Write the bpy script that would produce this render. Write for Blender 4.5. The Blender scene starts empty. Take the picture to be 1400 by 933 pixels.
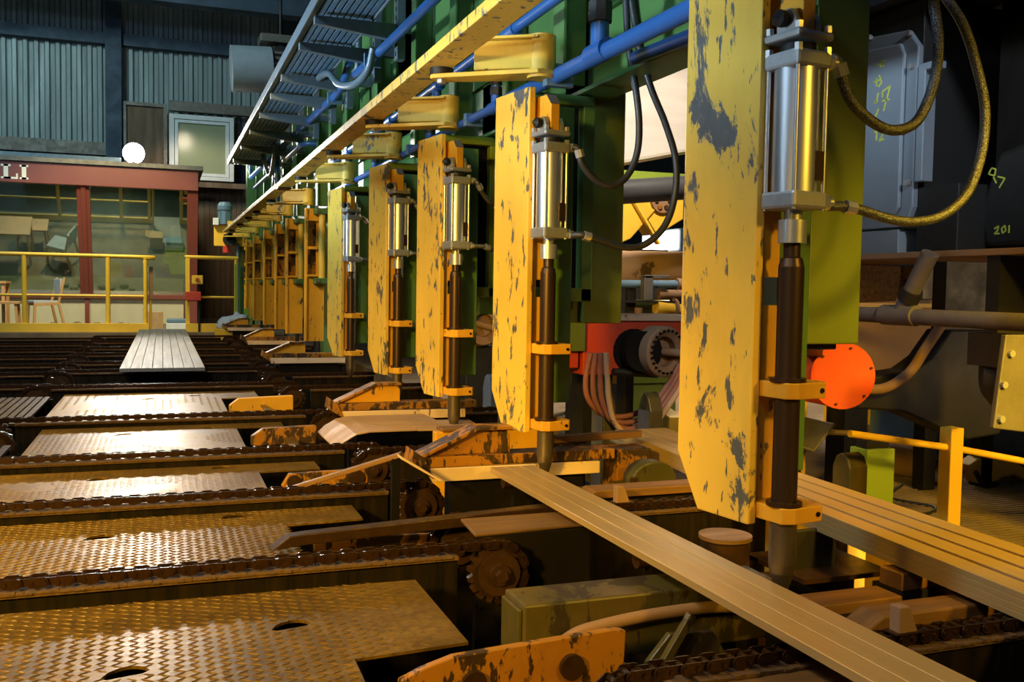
import bpy, bmesh, math, random
from mathutils import Vector, Matrix, noise as mnoise
random.seed(7)
S = bpy.context.scene
C = S.collection
R_ = math.radians

# ------------------------------------------------------------------ camera
cam_d = bpy.data.cameras.new('camera'); cam = bpy.data.objects.new('camera', cam_d); C.objects.link(cam)
cam_d.sensor_width = 36.0; cam_d.lens = 1300 * 36 / 1400; cam_d.clip_start = 0.02; cam_d.clip_end = 200
rot = Matrix(((0.93863199, 0.00377944, -0.34489954), (-0.34455015, 0.05658407, -0.93706107), (0.01597425, 0.99839068, 0.05441383)))
cam.matrix_world = Matrix.Translation((0, 0, 0.75)) @ rot.to_4x4()
S.camera = cam
# ------------------------------------------------------------------ world, exposure
W = bpy.data.worlds.new('hall_air'); S.world = W; W.use_nodes = True
W.node_tree.nodes['Background'].inputs[0].default_value = (0.25, 0.36, 0.5, 1)
W.node_tree.nodes['Background'].inputs[1].default_value = 0.02
S.view_settings.view_transform = 'Standard'; S.view_settings.look = 'None'
S.view_settings.exposure = 0.12; S.view_settings.gamma = 1.0; S.view_settings.use_curve_mapping = False
# ------------------------------------------------------------------ lamps of the hall and added fill lights
def lamp(name, kind, loc, tgt, energy, col, size=0.3, spot=None, blend=0.3, sy=None):
    d = bpy.data.lights.new(name, kind); o = bpy.data.objects.new(name, d); C.objects.link(o)
    d.energy = energy; d.color = col; o.location = loc
    if kind == 'AREA':
        d.size = size
        if sy: d.shape = 'RECTANGLE'; d.size_y = sy
    else:
        d.shadow_soft_size = size
    if kind == 'SPOT': d.spot_size = R_(spot); d.spot_blend = blend
    o.rotation_euler = (Vector(tgt) - Vector(loc)).to_track_quat('-Z', 'Y').to_euler()
    return o
SOD = (1.0, 0.60, 0.045)
COOL = (0.42, 0.68, 1.0)
for i, y in enumerate((1.2, 3.6, 6.4, 9.6, 13.0)):
    lamp('sodium_and_fill_lamp', 'SPOT', (-1.5, y, 3.0), (-1.35, y + 0.2, 0), 185, SOD, 0.22, 112, 0.30)
lamp('sodium_and_fill_lamp', 'SPOT', (3.0, -1.6, 2.4), (1.45, 3.0, -0.75), 330, SOD, 0.2, 42, 0.7)
lamp('sodium_and_fill_lamp', 'SPOT', (-2.8, -0.6, 2.0), (1.3, 4.6, -0.35), 1550, SOD, 0.25, 42, 0.8)
lamp('high_bay_and_fill', 'AREA', (-5.0, 3.0, 6.2), (1.6, 6.5, 2.4), 330, COOL, 1.5)
for y in (2.6, 7.6):
    lamp('cool_fill_uplight', 'SPOT', (-4.4, y, 0.95), (0.8, y + 0.5, 3.9), 2100, (0.62, 0.82, 1.0), 0.3, 62, 0.55)  # added uplights that tint the column tops cool, not known fixtures
lamp('high_bay_and_fill', 'AREA', (-4.0, 14.0, 8.0), (-1.0, 24.0, 3.5), 430, (0.6, 0.88, 0.9), 1.5)
lamp('high_bay_and_fill', 'AREA', (-2.2, -2.2, 4.2), (1.4, 2.6, 1.4), 35, (0.72, 0.85, 1.0), 0.7)
lamp('side_bay_and_fill', 'AREA', (5.4, 9.2, 3.0), (3.2, 5.0, 0.0), 240, (1.0, 0.80, 0.55), 1.2)
lamp('side_bay_and_fill', 'SPOT', (3.0, 4.9, 2.9), (3.9, 7.2, 1.3), 480, (1.0, 0.86, 0.70), 0.2, 75, 0.6)  # fill spot added to brighten the tank and yellow machine
lamp('side_bay_and_fill', 'SPOT', (4.8, 2.1, 0.72), (3.3, 3.9, 0.80), 40, (1.0, 0.70, 0.38), 0.15, 60, 0.6)  # added low fill for the hopper under the gearbox
lamp('high_bay_and_fill', 'SPOT', (2.15, -0.7, 3.2), (2.95, 3.4, 1.45), 360, (0.75, 0.86, 1.0), 0.12, 24, 0.7)  # cool fill added to light the gearbox cover at a grazing angle
lamp('high_bay_and_fill', 'SPOT', (-4.2, 8.0, 3.6), (1.6, 9.0, 2.5), 520, (0.5, 0.8, 1.0), 0.3, 56, 0.8)  # added cool fill for the blue pipes and upper green panels
lamp('sodium_and_fill_lamp', 'SPOT', (-0.6, 6.4, 3.2), (1.5, 13.0, 0.5), 420, SOD, 0.2, 46, 0.8)  # warm fill added for the webs of the slotted columns
lamp('sodium_and_fill_lamp', 'SPOT', (-0.9, 1.3, 2.9), (1.5, 5.6, -0.1), 170, SOD, 0.2, 40, 0.9)  # added warm fill on the webs of the stop columns
lamp('sodium_and_fill_lamp', 'SPOT', (1.9, 0.2, 1.95), (2.6, 3.2, -0.35), 470, SOD, 0.15, 42, 0.8)  # unseen warm fill added for the bar stack and right side
lamp('sodium_and_fill_lamp', 'SPOT', (2.95, 0.4, 1.35), (2.95, 3.1, -0.25), 420, SOD, 0.12, 40, 0.7)  # second added fill, reaching the right railing post past the hub plate
lamp('walkway_fill_lamp', 'SPOT', (0.5, 21.6, 4.4), (1.0, 24.2, 1.6), 130, (1.0, 0.84, 0.6), 0.2, 90, 0.6)  # fill spot added to lift the wall boards beside the cabin
lamp('cabin_lamp', 'AREA', (-1.2, 21.2, 2.75), (-1.2, 21.2, 0), 40, (1.0, 0.95, 0.75), 1.2)
lamp('walkway_fill_lamp', 'SPOT', (-1.0, 15.6, 5.2), (-0.8, 19.4, 0.6), 1250, (1.0, 0.82, 0.42), 0.3, 62, 0.6)  # added spot brightening the railing and cabin front

# ------------------------------------------------------------------ materials
MATS = {}
class NT:
    def __init__(s, name):
        s.m = bpy.data.materials.new(name); s.m.use_nodes = True; s.t = s.m.node_tree
        s.b = s.t.nodes['Principled BSDF']; s.l = s.t.links.new
        MATS[name] = s.m
    def n(s, ty, **k):
        x = s.t.nodes.new(ty)
        for a, v in k.items(): setattr(x, a, v)
        return x
    def coord(s, scale=(1, 1, 1), rand=True):
        tc = s.n('ShaderNodeTexCoord'); mp = s.n('ShaderNodeMapping'); mp.inputs['Scale'].default_value = scale
        s.l(tc.outputs['Object'], mp.inputs['Vector'])
        if rand:
            oi = s.n('ShaderNodeObjectInfo'); ml = s.n('ShaderNodeMath', operation='MULTIPLY'); ml.inputs[1].default_value = 37.0
            s.l(oi.outputs['Random'], ml.inputs[0]); s.l(ml.outputs[0], mp.inputs['Location'])
        return mp.outputs[0]
    def noise(s, vec, scale, detail=5, rough=0.6, dist=0.0):
        x = s.n('ShaderNodeTexNoise'); x.inputs['Scale'].default_value = scale; x.inputs['Detail'].default_value = detail
        x.inputs['Roughness'].default_value = rough; x.inputs['Distortion'].default_value = dist
        s.l(vec, x.inputs['Vector']); return x.outputs['Fac']
    def ramp(s, fac, a, b, ca=(0, 0, 0, 1), cb=(1, 1, 1, 1)):
        x = s.n('ShaderNodeValToRGB'); e = x.color_ramp.elements
        e[0].position = a; e[1].position = b; e[0].color = ca; e[1].color = cb
        s.l(fac, x.inputs[0]); return x.outputs[0]
    def mix(s, fac, a, b, mode='MIX'):
        x = s.n('ShaderNodeMix', data_type='RGBA', blend_type=mode)
        for i, v in ((0, fac), (6, a), (7, b)):
            if isinstance(v, (int, float)): x.inputs[i].default_value = v
            elif isinstance(v, tuple): x.inputs[i].default_value = v if len(v) == 4 else v + (1,)
            else: s.l(v, x.inputs[i])
        return x.outputs[2]
    def add(s, a, b):
        x = s.n('ShaderNodeMath', operation='MAXIMUM'); s.l(a, x.inputs[0]); s.l(b, x.inputs[1]); return x.outputs[0]
    def out(s, col=None, rough=0.5, metal=0.0, bump=None, bstr=0.3, bdist=0.01, spec=None):
        for nm, v in (('Base Color', col), ('Roughness', rough), ('Metallic', metal)):
            if v is None: continue
            if isinstance(v, (int, float)): s.b.inputs[nm].default_value = v
            elif isinstance(v, tuple): s.b.inputs[nm].default_value = v if len(v) == 4 else v + (1,)
            else: s.l(v, s.b.inputs[nm])
        if spec is not None: s.b.inputs['Specular IOR Level'].default_value = spec
        if bump is not None:
            x = s.n('ShaderNodeBump'); x.inputs['Strength'].default_value = bstr; x.inputs['Distance'].default_value = bdist
            s.l(bump, x.inputs['Height']); s.l(x.outputs[0], s.b.inputs['Normal'])
        return s.m

def paint(name, base, chip, big=0.62, small=0.66, rough=0.45, dirt=(0.25, 0.12, 0.03), dirtamt=0.35, stretch=0.45, scale=7.0, chipmetal=0.5, patch=0):
    a = NT(name)
    v = a.coord((1, 1, stretch)); v2 = a.coord((1, 1, 0.3))
    n1 = a.noise(v, scale, 8, 0.68, 0.4); n2 = a.noise(v2, scale * 4.2, 4, 0.6)
    mask = a.add(a.ramp(n1, big, big + 0.025), a.ramp(n2, small, small + 0.03))
    if patch:
        n3 = a.noise(a.coord((1.3, 1.3, 0.55)), 3.4, 9, 0.72, 0.5); mask = a.add(mask, a.ramp(n3, patch, patch + 0.02))
    nd = a.noise(v, 2.3, 6, 0.7)
    tone = a.noise(a.coord((1, 1, 1)), 1.6, 3)
    b0 = a.mix(a.ramp(tone, 0.3, 0.7), tuple(c * 0.86 for c in base), tuple(min(1, c * 1.08) for c in base))
    dm = a.ramp(nd, 0.5, 0.85, (0, 0, 0, 1), (dirtamt,) * 3 + (1,))
    b1 = a.mix(dm, b0, dirt)
    cn = a.noise(v, 30, 3)
    chipc = a.mix(cn, tuple(c * 0.6 for c in chip), tuple(c * 1.3 for c in chip))
    col = a.mix(mask, b1, chipc)
    rg = a.mix(mask, (rough,) * 3, (0.5,) * 3)
    bw = a.n('ShaderNodeInvert'); a.l(mask, bw.inputs[1])
    return a.out(col, rg, 0.0, bw.outputs[0], 0.35, 0.003)
def metal(name, base, rough=0.35, met=1.0, streak=(1, 1, 1), nscale=8.0, var=0.35, dark=None, bstr=0.0, amt=0.5):
    a = NT(name); v = a.coord(streak)
    n1 = a.noise(v, nscale, 6, 0.65)
    d = dark or tuple(c * (1 - var) for c in base)
    col = a.mix(a.ramp(n1, amt - 0.22, amt + 0.22), d, base)
    r = a.ramp(n1, 0.25, 0.8, (min(1, rough * 1.35),) * 3 + (1,), (rough * 0.8,) * 3 + (1,))
    return a.out(col, r, met, n1 if bstr else None, bstr, 0.004)

M_YEL = paint('chipped_yellow_paint', (0.82, 0.52, 0.07), (0.105, 0.105, 0.10), 0.595, 0.61, patch=0.60)
M_YEL2 = paint('worn_yellow_paint', (0.78, 0.38, 0.02), (0.10, 0.06, 0.03), 0.655, 0.65, dirtamt=0.6)
M_YELR = paint('rail_yellow_paint', (0.82, 0.50, 0.04), (0.30, 0.16, 0.05), 0.72, 0.72, dirtamt=0.25)
M_ORA = paint('rusty_orange_paint', (0.36, 0.145, 0.010), (0.04, 0.018, 0.007), 0.54, 0.58, dirt=(0.16, 0.06, 0.012), dirtamt=0.9, stretch=0.7, patch=0.555)
M_BEAM = paint('arm_beam_paint', (0.72, 0.46, 0.05), (0.12, 0.125, 0.14), 0.62, 0.66, dirt=(0.2, 0.11, 0.03), dirtamt=0.7)
M_CRM = paint('worn_cream_plate', (0.82, 0.58, 0.36), (0.22, 0.10, 0.03), 0.62, 0.64, dirtamt=0.6, stretch=1.0)
M_RED = paint('orange_red_paint', (0.50, 0.045, 0.009), (0.14, 0.08, 0.03), 0.63, 0.66, dirtamt=0.5, stretch=1, patch=0.66)
M_GRN = paint('green_machine_paint', (0.075, 0.17, 0.045), (0.06, 0.09, 0.03), 0.74, 0.76, 0.4, (0.05, 0.10, 0.03), 0.5)
M_OLV = paint('olive_machine_paint', (0.095, 0.125, 0.013), (0.08, 0.09, 0.02), 0.72, 0.74, 0.45, (0.07, 0.07, 0.01), 0.6)
M_LIME = paint('lime_green_paint', (0.24, 0.34, 0.035), (0.10, 0.12, 0.03), 0.70, 0.70, 0.45, (0.15, 0.17, 0.03), 0.4)
M_BLU = paint('blue_pipe_paint', (0.025, 0.10, 0.29), (0.02, 0.05, 0.12), 0.73, 0.74, 0.3, (0.03, 0.08, 0.2), 0.5)
M_OLB = paint('olive_stained_beam', (0.062, 0.054, 0.012), (0.03, 0.02, 0.008), 0.55, 0.64, 0.4, (0.17, 0.085, 0.022), 0.8)
M_GRY = paint('grey_cast_paint', (0.19, 0.22, 0.25), (0.10, 0.12, 0.14), 0.75, 0.72, 0.5, (0.12, 0.13, 0.13), 0.4)
M_MAR = paint('maroon_frame_paint', (0.20, 0.05, 0.036), (0.2, 0.05, 0.03), 0.8, 0.8, 0.4, (0.2, 0.05, 0.03), 0.3)
M_TAN = paint('dusty_tan_coating', (0.50, 0.31, 0.17), (0.12, 0.075, 0.03), 0.60, 0.72, 0.8, (0.3, 0.18, 0.09), 0.6, 0.8, 2.2)
M_TANR = paint('dusty_brown_pipe', (0.27, 0.15, 0.075), (0.18, 0.11, 0.06), 0.66, 0.7, 0.8, (0.2, 0.12, 0.06), 0.5)
M_BROWN = metal('greasy_dark_steel', (0.075, 0.034, 0.013), 0.36, 0.4, (1, 1, 1), 18, 0.6, bstr=0.3)
M_CHAIN = metal('greased_chain_steel', (0.06, 0.027, 0.011), 0.28, 0.6, (1, 1, 1), 40, 0.6, bstr=0.2)
M_BLACK = metal('near_black', (0.009, 0.006, 0.003), 0.7, 0.0, (1, 1, 0.3), 10, 0.5)  # near-black tone, also used for the sheets that stand in for shade
M_STREAK = metal('streaked_channel_steel', (0.026, 0.015, 0.005), 0.55, 0.0, (1, 1, 0.06), 26, 0.8, dark=(0.003, 0.002, 0.001), amt=0.6)
M_GRIT = metal('brown_grit', (0.15, 0.075, 0.022), 0.9, 0.0, (1, 1, 1), 60, 0.6, bstr=0.8)
M_ROD = metal('oiled_guide_rod', (0.10, 0.058, 0.034), 0.34, 0.7, (1, 1, 0.15), 14, 0.5)
M_PEG = metal('worn_steel_peg', (0.20, 0.15, 0.09), 0.38, 0.7, (1, 1, 0.3), 16, 0.5)
M_CHR = metal('aluminium_barrel', (0.86, 0.87, 0.88), 0.30, 0.92, (1, 1, 0.3), 5, 0.12)
M_STL = metal('cast_steel_cap', (0.46, 0.46, 0.44), 0.45, 0.6, (1, 1, 1), 18, 0.3)
M_BAR = metal('rolled_steel_bar', (0.66, 0.44, 0.17), 0.38, 0.5, (1, 0.04, 1), 30, 0.16)
M_BARW = metal('bright_steel_bar', (0.30, 0.30, 0.285), 0.55, 0.3, (1, 0.04, 1), 30, 0.16)
M_BENT = metal('bare_bent_sheet', (0.25, 0.13, 0.045), 0.45, 0.3, (0.12, 1, 1), 16, 0.45, bstr=0.1)
M_SHEET = metal('bare_bent_sheet_steel', (0.50, 0.30, 0.145), 0.55, 0.1, (0.12, 1, 1), 10, 0.35, bstr=0.1)
M_FAN = metal('grey_heater_enamel', (0.30, 0.34, 0.37), 0.5, 0.0, (1, 1, 1), 5, 0.2)
M_DUSTP = metal('dusty_grey_pipe', (0.15, 0.125, 0.115), 0.6, 0.1, (1, 1, 1), 9, 0.4)
M_WOOD = metal('stained_timber', (0.24, 0.11, 0.03), 0.5, 0.0, (0.1, 1, 1), 22, 0.5)
M_WOODP = metal('pale_chair_wood', (0.62, 0.34, 0.13), 0.5, 0.0, (1, 1, 0.2), 12, 0.2)
M_GALV = metal('galvanised_tray', (0.17, 0.22, 0.25), 0.42, 0.4, (1, 0.2, 1), 12, 0.3)
M_RUB = metal('black_rubber_hose', (0.035, 0.035, 0.035), 0.4, 0.0, (1, 1, 1), 30, 0.3)
M_CORR = metal('weathered_corrugated_sheet', (0.30, 0.36, 0.36), 0.5, 0.2, (1, 1, 0.12), 3.0, 0.35)
M_NAVY = metal('dark_navy_steel', (0.05, 0.08, 0.12), 0.6, 0.2, (1, 1, 1), 3, 0.4)
M_DARK = metal('dark_machine_steel', (0.026, 0.023, 0.02), 0.5, 0.3, (1, 1, 1), 6, 0.5)
M_GREYP = metal('scuffed_grey_plate', (0.20, 0.18, 0.15), 0.5, 0.4, (1, 1, 1), 9, 0.4)
M_WHITE = metal('white_window_paint', (0.72, 0.75, 0.74), 0.5, 0.0, (1, 1, 1), 6, 0.15)
M_BEIGE = metal('beige_cabin_panel', (0.62, 0.55, 0.36), 0.55, 0.0, (1, 1, 0.4), 3, 0.2)
M_LETTER = metal('white_letter_enamel', (0.82, 0.80, 0.74), 0.5, 0.0, (1, 1, 1), 9, 0.1)
M_PALE = metal('pale_sheet_coating', (0.74, 0.68, 0.60), 0.5, 0.0, (0.2, 1, 1), 5, 0.25)
M_HOSER = metal('red_brown_hose', (0.34, 0.115, 0.06), 0.5, 0.0, (1, 1, 1), 14, 0.35)
M_CARD = metal('brown_cardboard', (0.52, 0.33, 0.16), 0.8, 0.0, (1, 1, 1), 6, 0.2)
M_CUSH = metal('grey_chair_fabric', (0.45, 0.46, 0.50), 0.9, 0.0, (1, 1, 1), 60, 0.2)
M_VEST = metal('lime_vest_fabric', (0.55, 0.70, 0.12), 0.8, 0.0, (1, 1, 1), 20, 0.2)
M_BLUEP = metal('blue_plastic', (0.06, 0.15, 0.40), 0.4, 0.0, (1, 1, 1), 8, 0.2)
M_BLUG = metal('blue_grey_enamel', (0.14, 0.24, 0.34), 0.4, 0.2, (1, 1, 1), 8, 0.2)
M_REDP = metal('red_plastic', (0.60, 0.05, 0.03), 0.4, 0.0, (1, 1, 1), 8, 0.2)
M_PLANK = metal('grimy_wall_boards', (0.20, 0.13, 0.075), 0.7, 0.0, (1, 1, 0.15), 5, 0.5)
M_CHALK = metal('yellow_chalk', (0.62, 0.66, 0.08), 0.9, 0.0, (1, 1, 1), 60, 0.3)
M_CONC = metal('dusty_concrete', (0.24, 0.17, 0.10), 0.75, 0.0, (1, 1, 1), 3, 0.45)
M_PIT = metal('oily_pit_floor', (0.028, 0.02, 0.012), 0.45, 0.0, (1, 1, 1), 3, 0.5)
M_SILV = metal('plated_fitting', (0.74, 0.73, 0.69), 0.3, 0.75, (1, 1, 1), 18, 0.2)
for m_ in (M_BLACK, M_STREAK, M_PIT): m_.node_tree.nodes['Principled BSDF'].inputs['Specular IOR Level'].default_value = 0.15
# deck plate: dust over worn tread steel
a = NT('worn_tread_plate'); v = a.coord((1, 1, 1))
n1 = a.noise(v, 5.5, 8, 0.68, 0.3); n2 = a.noise(v, 55, 4, 0.6)
cc = a.mix(a.ramp(n1, 0.35, 0.65), (0.18, 0.10, 0.013), (0.36, 0.21, 0.030)); cc = a.mix(a.ramp(n2, 0.4, 0.75), cc, (0.15, 0.08, 0.02))
a.out(cc, a.ramp(n1, 0.3, 0.75, (0.32,) * 3 + (1,), (0.56,) * 3 + (1,)), 0.7, n2, 0.35, 0.003); M_DECK = a.m
# braided hose
a = NT('braided_steel_hose'); v = a.coord((1, 1, 1), False)
w1 = a.n('ShaderNodeTexVoronoi'); w1.inputs['Scale'].default_value = 420; a.l(v, w1.inputs['Vector'])
a.out(a.mix(a.ramp(w1.outputs['Distance'], 0.2, 0.6), (0.34, 0.35, 0.33), (0.05, 0.05, 0.05)), 0.4, 0.75, w1.outputs['Distance'], 0.6, 0.002); M_BRAID = a.m
# coated cabin glass: partly mirrored, partly clear
a = NT('coated_cabin_glass'); gl = a.n('ShaderNodeBsdfGlossy'); gl.inputs['Roughness'].default_value = 0.015; gl.inputs['Color'].default_value = (0.8, 0.9, 0.88, 1)
tr = a.n('ShaderNodeBsdfTransparent'); tr.inputs['Color'].default_value = (0.72, 0.84, 0.76, 1)
mx = a.n('ShaderNodeMixShader'); mx.inputs[0].default_value = 0.42
a.l(tr.outputs[0], mx.inputs[1]); a.l(gl.outputs[0], mx.inputs[2]); a.l(mx.outputs[0], a.t.nodes['Material Output'].inputs['Surface']); M_GLASS = a.m
a = NT('dusty_window_glass'); a.out((0.30, 0.33, 0.20), 0.18, 0.0); M_WGL = a.m
def emit(name, col, st):
    a = NT(name); a.b.inputs['Emission Color'].default_value = col + (1,); a.b.inputs['Emission Strength'].default_value = st
    a.out((0.8, 0.8, 0.8), 0.5); return a.m
M_LAMP = emit('floodlight_lens', (0.90, 0.96, 1.0), 60.0)
M_DAY = emit('daylight_pane', (0.93, 0.97, 1.0), 4.0)
M_TUBE = emit('small_tube_light', (1.0, 0.93, 0.78), 6.0)

# ------------------------------------------------------------------ mesh builder
class MB:
    def __init__(s): s.v = []; s.f = []; s.sm = []
    def add(s, vs, fs, smooth=False, mat=None):
        o = len(s.v)
        s.v += [tuple(mat @ Vector(p)) for p in vs] if mat is not None else [tuple(p) for p in vs]
        s.f += [tuple(o + i for i in f) for f in fs]; s.sm += [smooth] * len(fs); return s
    def box(s, x0, x1, y0, y1, z0, z1, mat=None):
        v = [(x, y, z) for z in (z0, z1) for y in (y0, y1) for x in (x0, x1)]
        return s.add(v, [(0, 2, 3, 1), (4, 5, 7, 6), (0, 1, 5, 4), (2, 6, 7, 3), (0, 4, 6, 2), (1, 3, 7, 5)], False, mat)
    def bar(s, p, q, w, h, up=(0, 0, 1)):
        p = Vector(p); q = Vector(q); d = (q - p); L = d.length; d.normalize()
        sd = d.cross(Vector(up)); sd = sd.normalized() if sd.length > 1e-5 else Vector((1, 0, 0)); u = sd.cross(d)
        m = Matrix((sd, d, u)).transposed().to_4x4(); m.translation = p
        return s.box(-w / 2, w / 2, 0, L, -h / 2, h / 2, m)
    def cyl(s, p, q, r, r2=None, n=16, cap=True):
        p = Vector(p); q = Vector(q); r2 = r if r2 is None else r2
        d = (q - p).normalized(); a = d.orthogonal().normalized(); b = d.cross(a)
        ring = lambda c, rr: [c + a * (rr * math.cos(2 * math.pi * i / n)) + b * (rr * math.sin(2 * math.pi * i / n)) for i in range(n)]
        A, B = ring(p, r), ring(q, r2)
        s.add(A + B, [(i, (i + 1) % n, n + (i + 1) % n, n + i) for i in range(n)], n > 8)
        if cap:
            if r > 1e-6: s.add(A, [tuple(reversed(range(n)))])
            if r2 > 1e-6: s.add(B, [tuple(range(n))])
        return s
    def lathe(s, p, d, prof, n=24):
        p = Vector(p); d = Vector(d).normalized()
        for (r0, h0), (r1, h1) in zip(prof, prof[1:]):
            a = d.orthogonal().normalized(); b = d.cross(a)
            rg = lambda r, h: [p + d * h + a * (r * math.cos(2 * math.pi * i / n)) + b * (r * math.sin(2 * math.pi * i / n)) for i in range(n)]
            s.add(rg(r0, h0) + rg(r1, h1), [(i, (i + 1) % n, n + (i + 1) % n, n + i) for i in range(n)], abs(h1 - h0) > 1e-6)
        return s
    def prism(s, poly, ax, a, b, mat=None):
        k = len(poly)
        def put(u, v, w): return {'x': (w, u, v), 'y': (u, w, v), 'z': (u, v, w)}[ax]
        vs = [put(u, v, a) for u, v in poly] + [put(u, v, b) for u, v in poly]
        area = sum(poly[i][0] * poly[(i + 1) % k][1] - poly[(i + 1) % k][0] * poly[i][1] for i in range(k))
        flip = (area > 0) == (ax in 'xz')
        lo, hi = tuple(range(k)), tuple(range(k, 2 * k))
        fs = [lo[::-1], hi] + [(i, (i + 1) % k, k + (i + 1) % k, k + i) for i in range(k)]
        if not flip: fs = [f[::-1] for f in fs]
        return s.add(vs, fs, False, mat)
    def tube(s, pts, r, n=10, sub=6, closed_ends=True):
        P = catmull(pts, sub) if sub > 1 else [Vector(p) for p in pts]
        rings = []; t0 = (P[1] - P[0]).normalized(); u = t0.orthogonal().normalized()
        for i, p in enumerate(P):
            t = (P[min(i + 1, len(P) - 1)] - P[max(i - 1, 0)]).normalized()
            u = (u - t * u.dot(t)).normalized(); w = t.cross(u)
            rings.append([p + u * (r * math.cos(2 * math.pi * k / n)) + w * (r * math.sin(2 * math.pi * k / n)) for k in range(n)])
        vs = [v for rg in rings for v in rg]; fs = []
        for i in range(len(rings) - 1):
            for k in range(n):
                fs.append((i * n + k, i * n + (k + 1) % n, (i + 1) * n + (k + 1) % n, (i + 1) * n + k))
        s.add(vs, fs, True)
        if closed_ends: s.add(rings[0], [tuple(reversed(range(n)))]); s.add(rings[-1], [tuple(range(n))])
        return s
    def blob(s, c, rx, ry, rz, amp=0.25, seed=0, nu=14, nv=9):
        vs = []; fs = []
        for j in range(nv + 1):
            th = math.pi * j / nv
            for i in range(nu):
                ph = 2 * math.pi * i / nu
                d = Vector((math.sin(th) * math.cos(ph), math.sin(th) * math.sin(ph), math.cos(th)))
                k = 1 + amp * mnoise.noise(d * 2.1 + Vector((seed * 3.1, seed, 0)))
                vs.append((c[0] + d.x * rx * k, c[1] + d.y * ry * k, c[2] + d.z * rz * k))
        for j in range(nv):
            for i in range(nu):
                fs.append((j * nu + i, (j + 1) * nu + i, (j + 1) * nu + (i + 1) % nu, j * nu + (i + 1) % nu))
        return s.add(vs, fs, True)
    def mesh(s, name, mat):
        me = bpy.data.meshes.new(name); me.from_pydata(s.v, [], s.f); me.polygons.foreach_set('use_smooth', s.sm)
        me.materials.append(mat); me.update(); return me
def catmull(pts, sub):
    P = [Vector(p) for p in pts]; P = [P[0] * 2 - P[1]] + P + [P[-1] * 2 - P[-2]]; out = []
    for i in range(1, len(P) - 2):
        a, b, c, d = P[i - 1:i + 3]
        for k in range(sub):
            t = k / sub
            out.append(0.5 * ((2 * b) + (c - a) * t + (2 * a - 5 * b + 4 * c - d) * t * t + (3 * b - a - 3 * c + d) * t ** 3))
    out.append(P[-2]); return out

# ------------------------------------------------------------------ object helpers
def put(name, me, parent=None, loc=None, rz=0.0, label=None):
    o = bpy.data.objects.new(name, me); C.objects.link(o)
    if parent: o.parent = parent
    if loc is not None: o.location = loc
    if rz: o.rotation_euler = (0, 0, rz)
    if label: o['label'] = label
    return o
def part(name, mb, mat, parent, bevel=0.0, label=None, kind=None):
    o = put(name, mb.mesh(name, mat), parent, None, 0, label)
    if bevel: bev(o, bevel)
    if kind: o['kind'] = kind
    return o
def bev(o, w):
    m = o.modifiers.new('edge', 'BEVEL'); m.width = w; m.segments = 2; m.limit_method = 'ANGLE'; m.angle_limit = R_(40)
def tag(o, label, cat, group=None):
    o['label'] = label; o['category'] = cat
    if group: o['group'] = group
    return o
def thing(name, label, cat, loc=(0, 0, 0), rz=0.0, group=None):
    o = put(name, None, None, loc, rz); o.empty_display_size = 0.1; return tag(o, label, cat, group)
def solo(name, mb, mat, label, cat, group=None, bevel=0.0, loc=None, rz=0.0):
    o = put(name, mb.mesh(name, mat), None, loc, rz)
    if bevel: bev(o, bevel)
    return tag(o, label, cat, group)
def struct(name, mb, mat, bevel=0.0):
    o = put(name, mb.mesh(name, mat)); o['kind'] = 'structure'
    if bevel: bev(o, bevel)
    return o
def copy_tree(o, parent=None):
    c = o.copy(); C.objects.link(c)
    if parent: c.parent = parent
    for ch in list(o.children): copy_tree(ch, c)
    return c
NTH = ['nearest', 'second', 'third', 'fourth', 'fifth', 'sixth', 'seventh', 'eighth', 'ninth', 'tenth', 'eleventh', 'twelfth', 'thirteenth', 'fourteenth']

# ================================================================== SETTING
struct('floor', MB().box(-9, 2.5, -3, 16.9, -1.0, -0.85), M_PIT)
fl = struct('floor', MB().box(2.5, 14, -3, 26, -0.45, -0.3), M_CONC)
mb = MB()
for i in range(100):
    y = 1.5 + i * 0.036; mb.box(2.6, 5.0, y, y + 0.013, -0.3, -0.287)
part('tread_ribs', mb, M_CONC, fl, kind='stuff')
struct('floor', MB().box(-9, 2.5, 16.9, 26, -0.3, -0.07), M_CONC)
wb = struct('wall_back', MB().box(-9, 14, 24.25, 24.4, -0.3, 10), M_NAVY)
def corr_panel(x0, n, pitch, z0, z1, y):
    mb = MB(); pr = []
    for i in range(n):
        x = x0 + i * pitch
        pr += [(x, 0.0), (x + pitch * 0.38, 0.0), (x + pitch * 0.5, -0.07), (x + pitch * 0.86, -0.07)]
    pr.append((x0 + n * pitch, 0.0))
    vs = [(x, y + d, z) for z in (z0, z1) for x, d in pr]; k = len(pr)
    mb.add(vs, [(i, i + 1, k + i + 1, k + i) for i in range(k - 1)]); return mb
for r, (z0, z1) in enumerate(((3.75, 6.42), (6.46, 9.6))):
    for i in range(10):
        part('corrugated_sheet', corr_panel(-7.2 + i * 1.1, 5, 0.22, z0, z1, 24.2 - 0.02 * (i % 2)), M_CORR, wb)
for i in range(34):
    x = 0.2 + i * 0.125
    part('wall_board', MB().box(x, x + 0.118, 24.12 + 0.015 * (i % 3), 24.24, -0.07, 3.1), M_PLANK, wb)
struct('trim_1', MB().box(-8, 5, 23.9, 24.12, 6.2, 6.46), M_NAVY)
struct('trim_2', MB().box(-8, -1.15, 23.8, 24.12, 3.66, 3.95), M_GREYP)
struct('trim_3', MB().box(-1.2, -0.86, 23.75, 24.15, 3.4, 10), M_NAVY)
struct('trim_4', MB().box(2.75, 3.3, 23.6, 24.1, -0.07, 10), M_NAVY)
struct('trim_5', MB().box(-8, 3.6, 21.8, 22.2, 6.72, 7.6), M_NAVY)
struct('ceiling', MB().box(-9, 14, -4, 26, 10.0, 10.2), M_NAVY)
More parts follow.
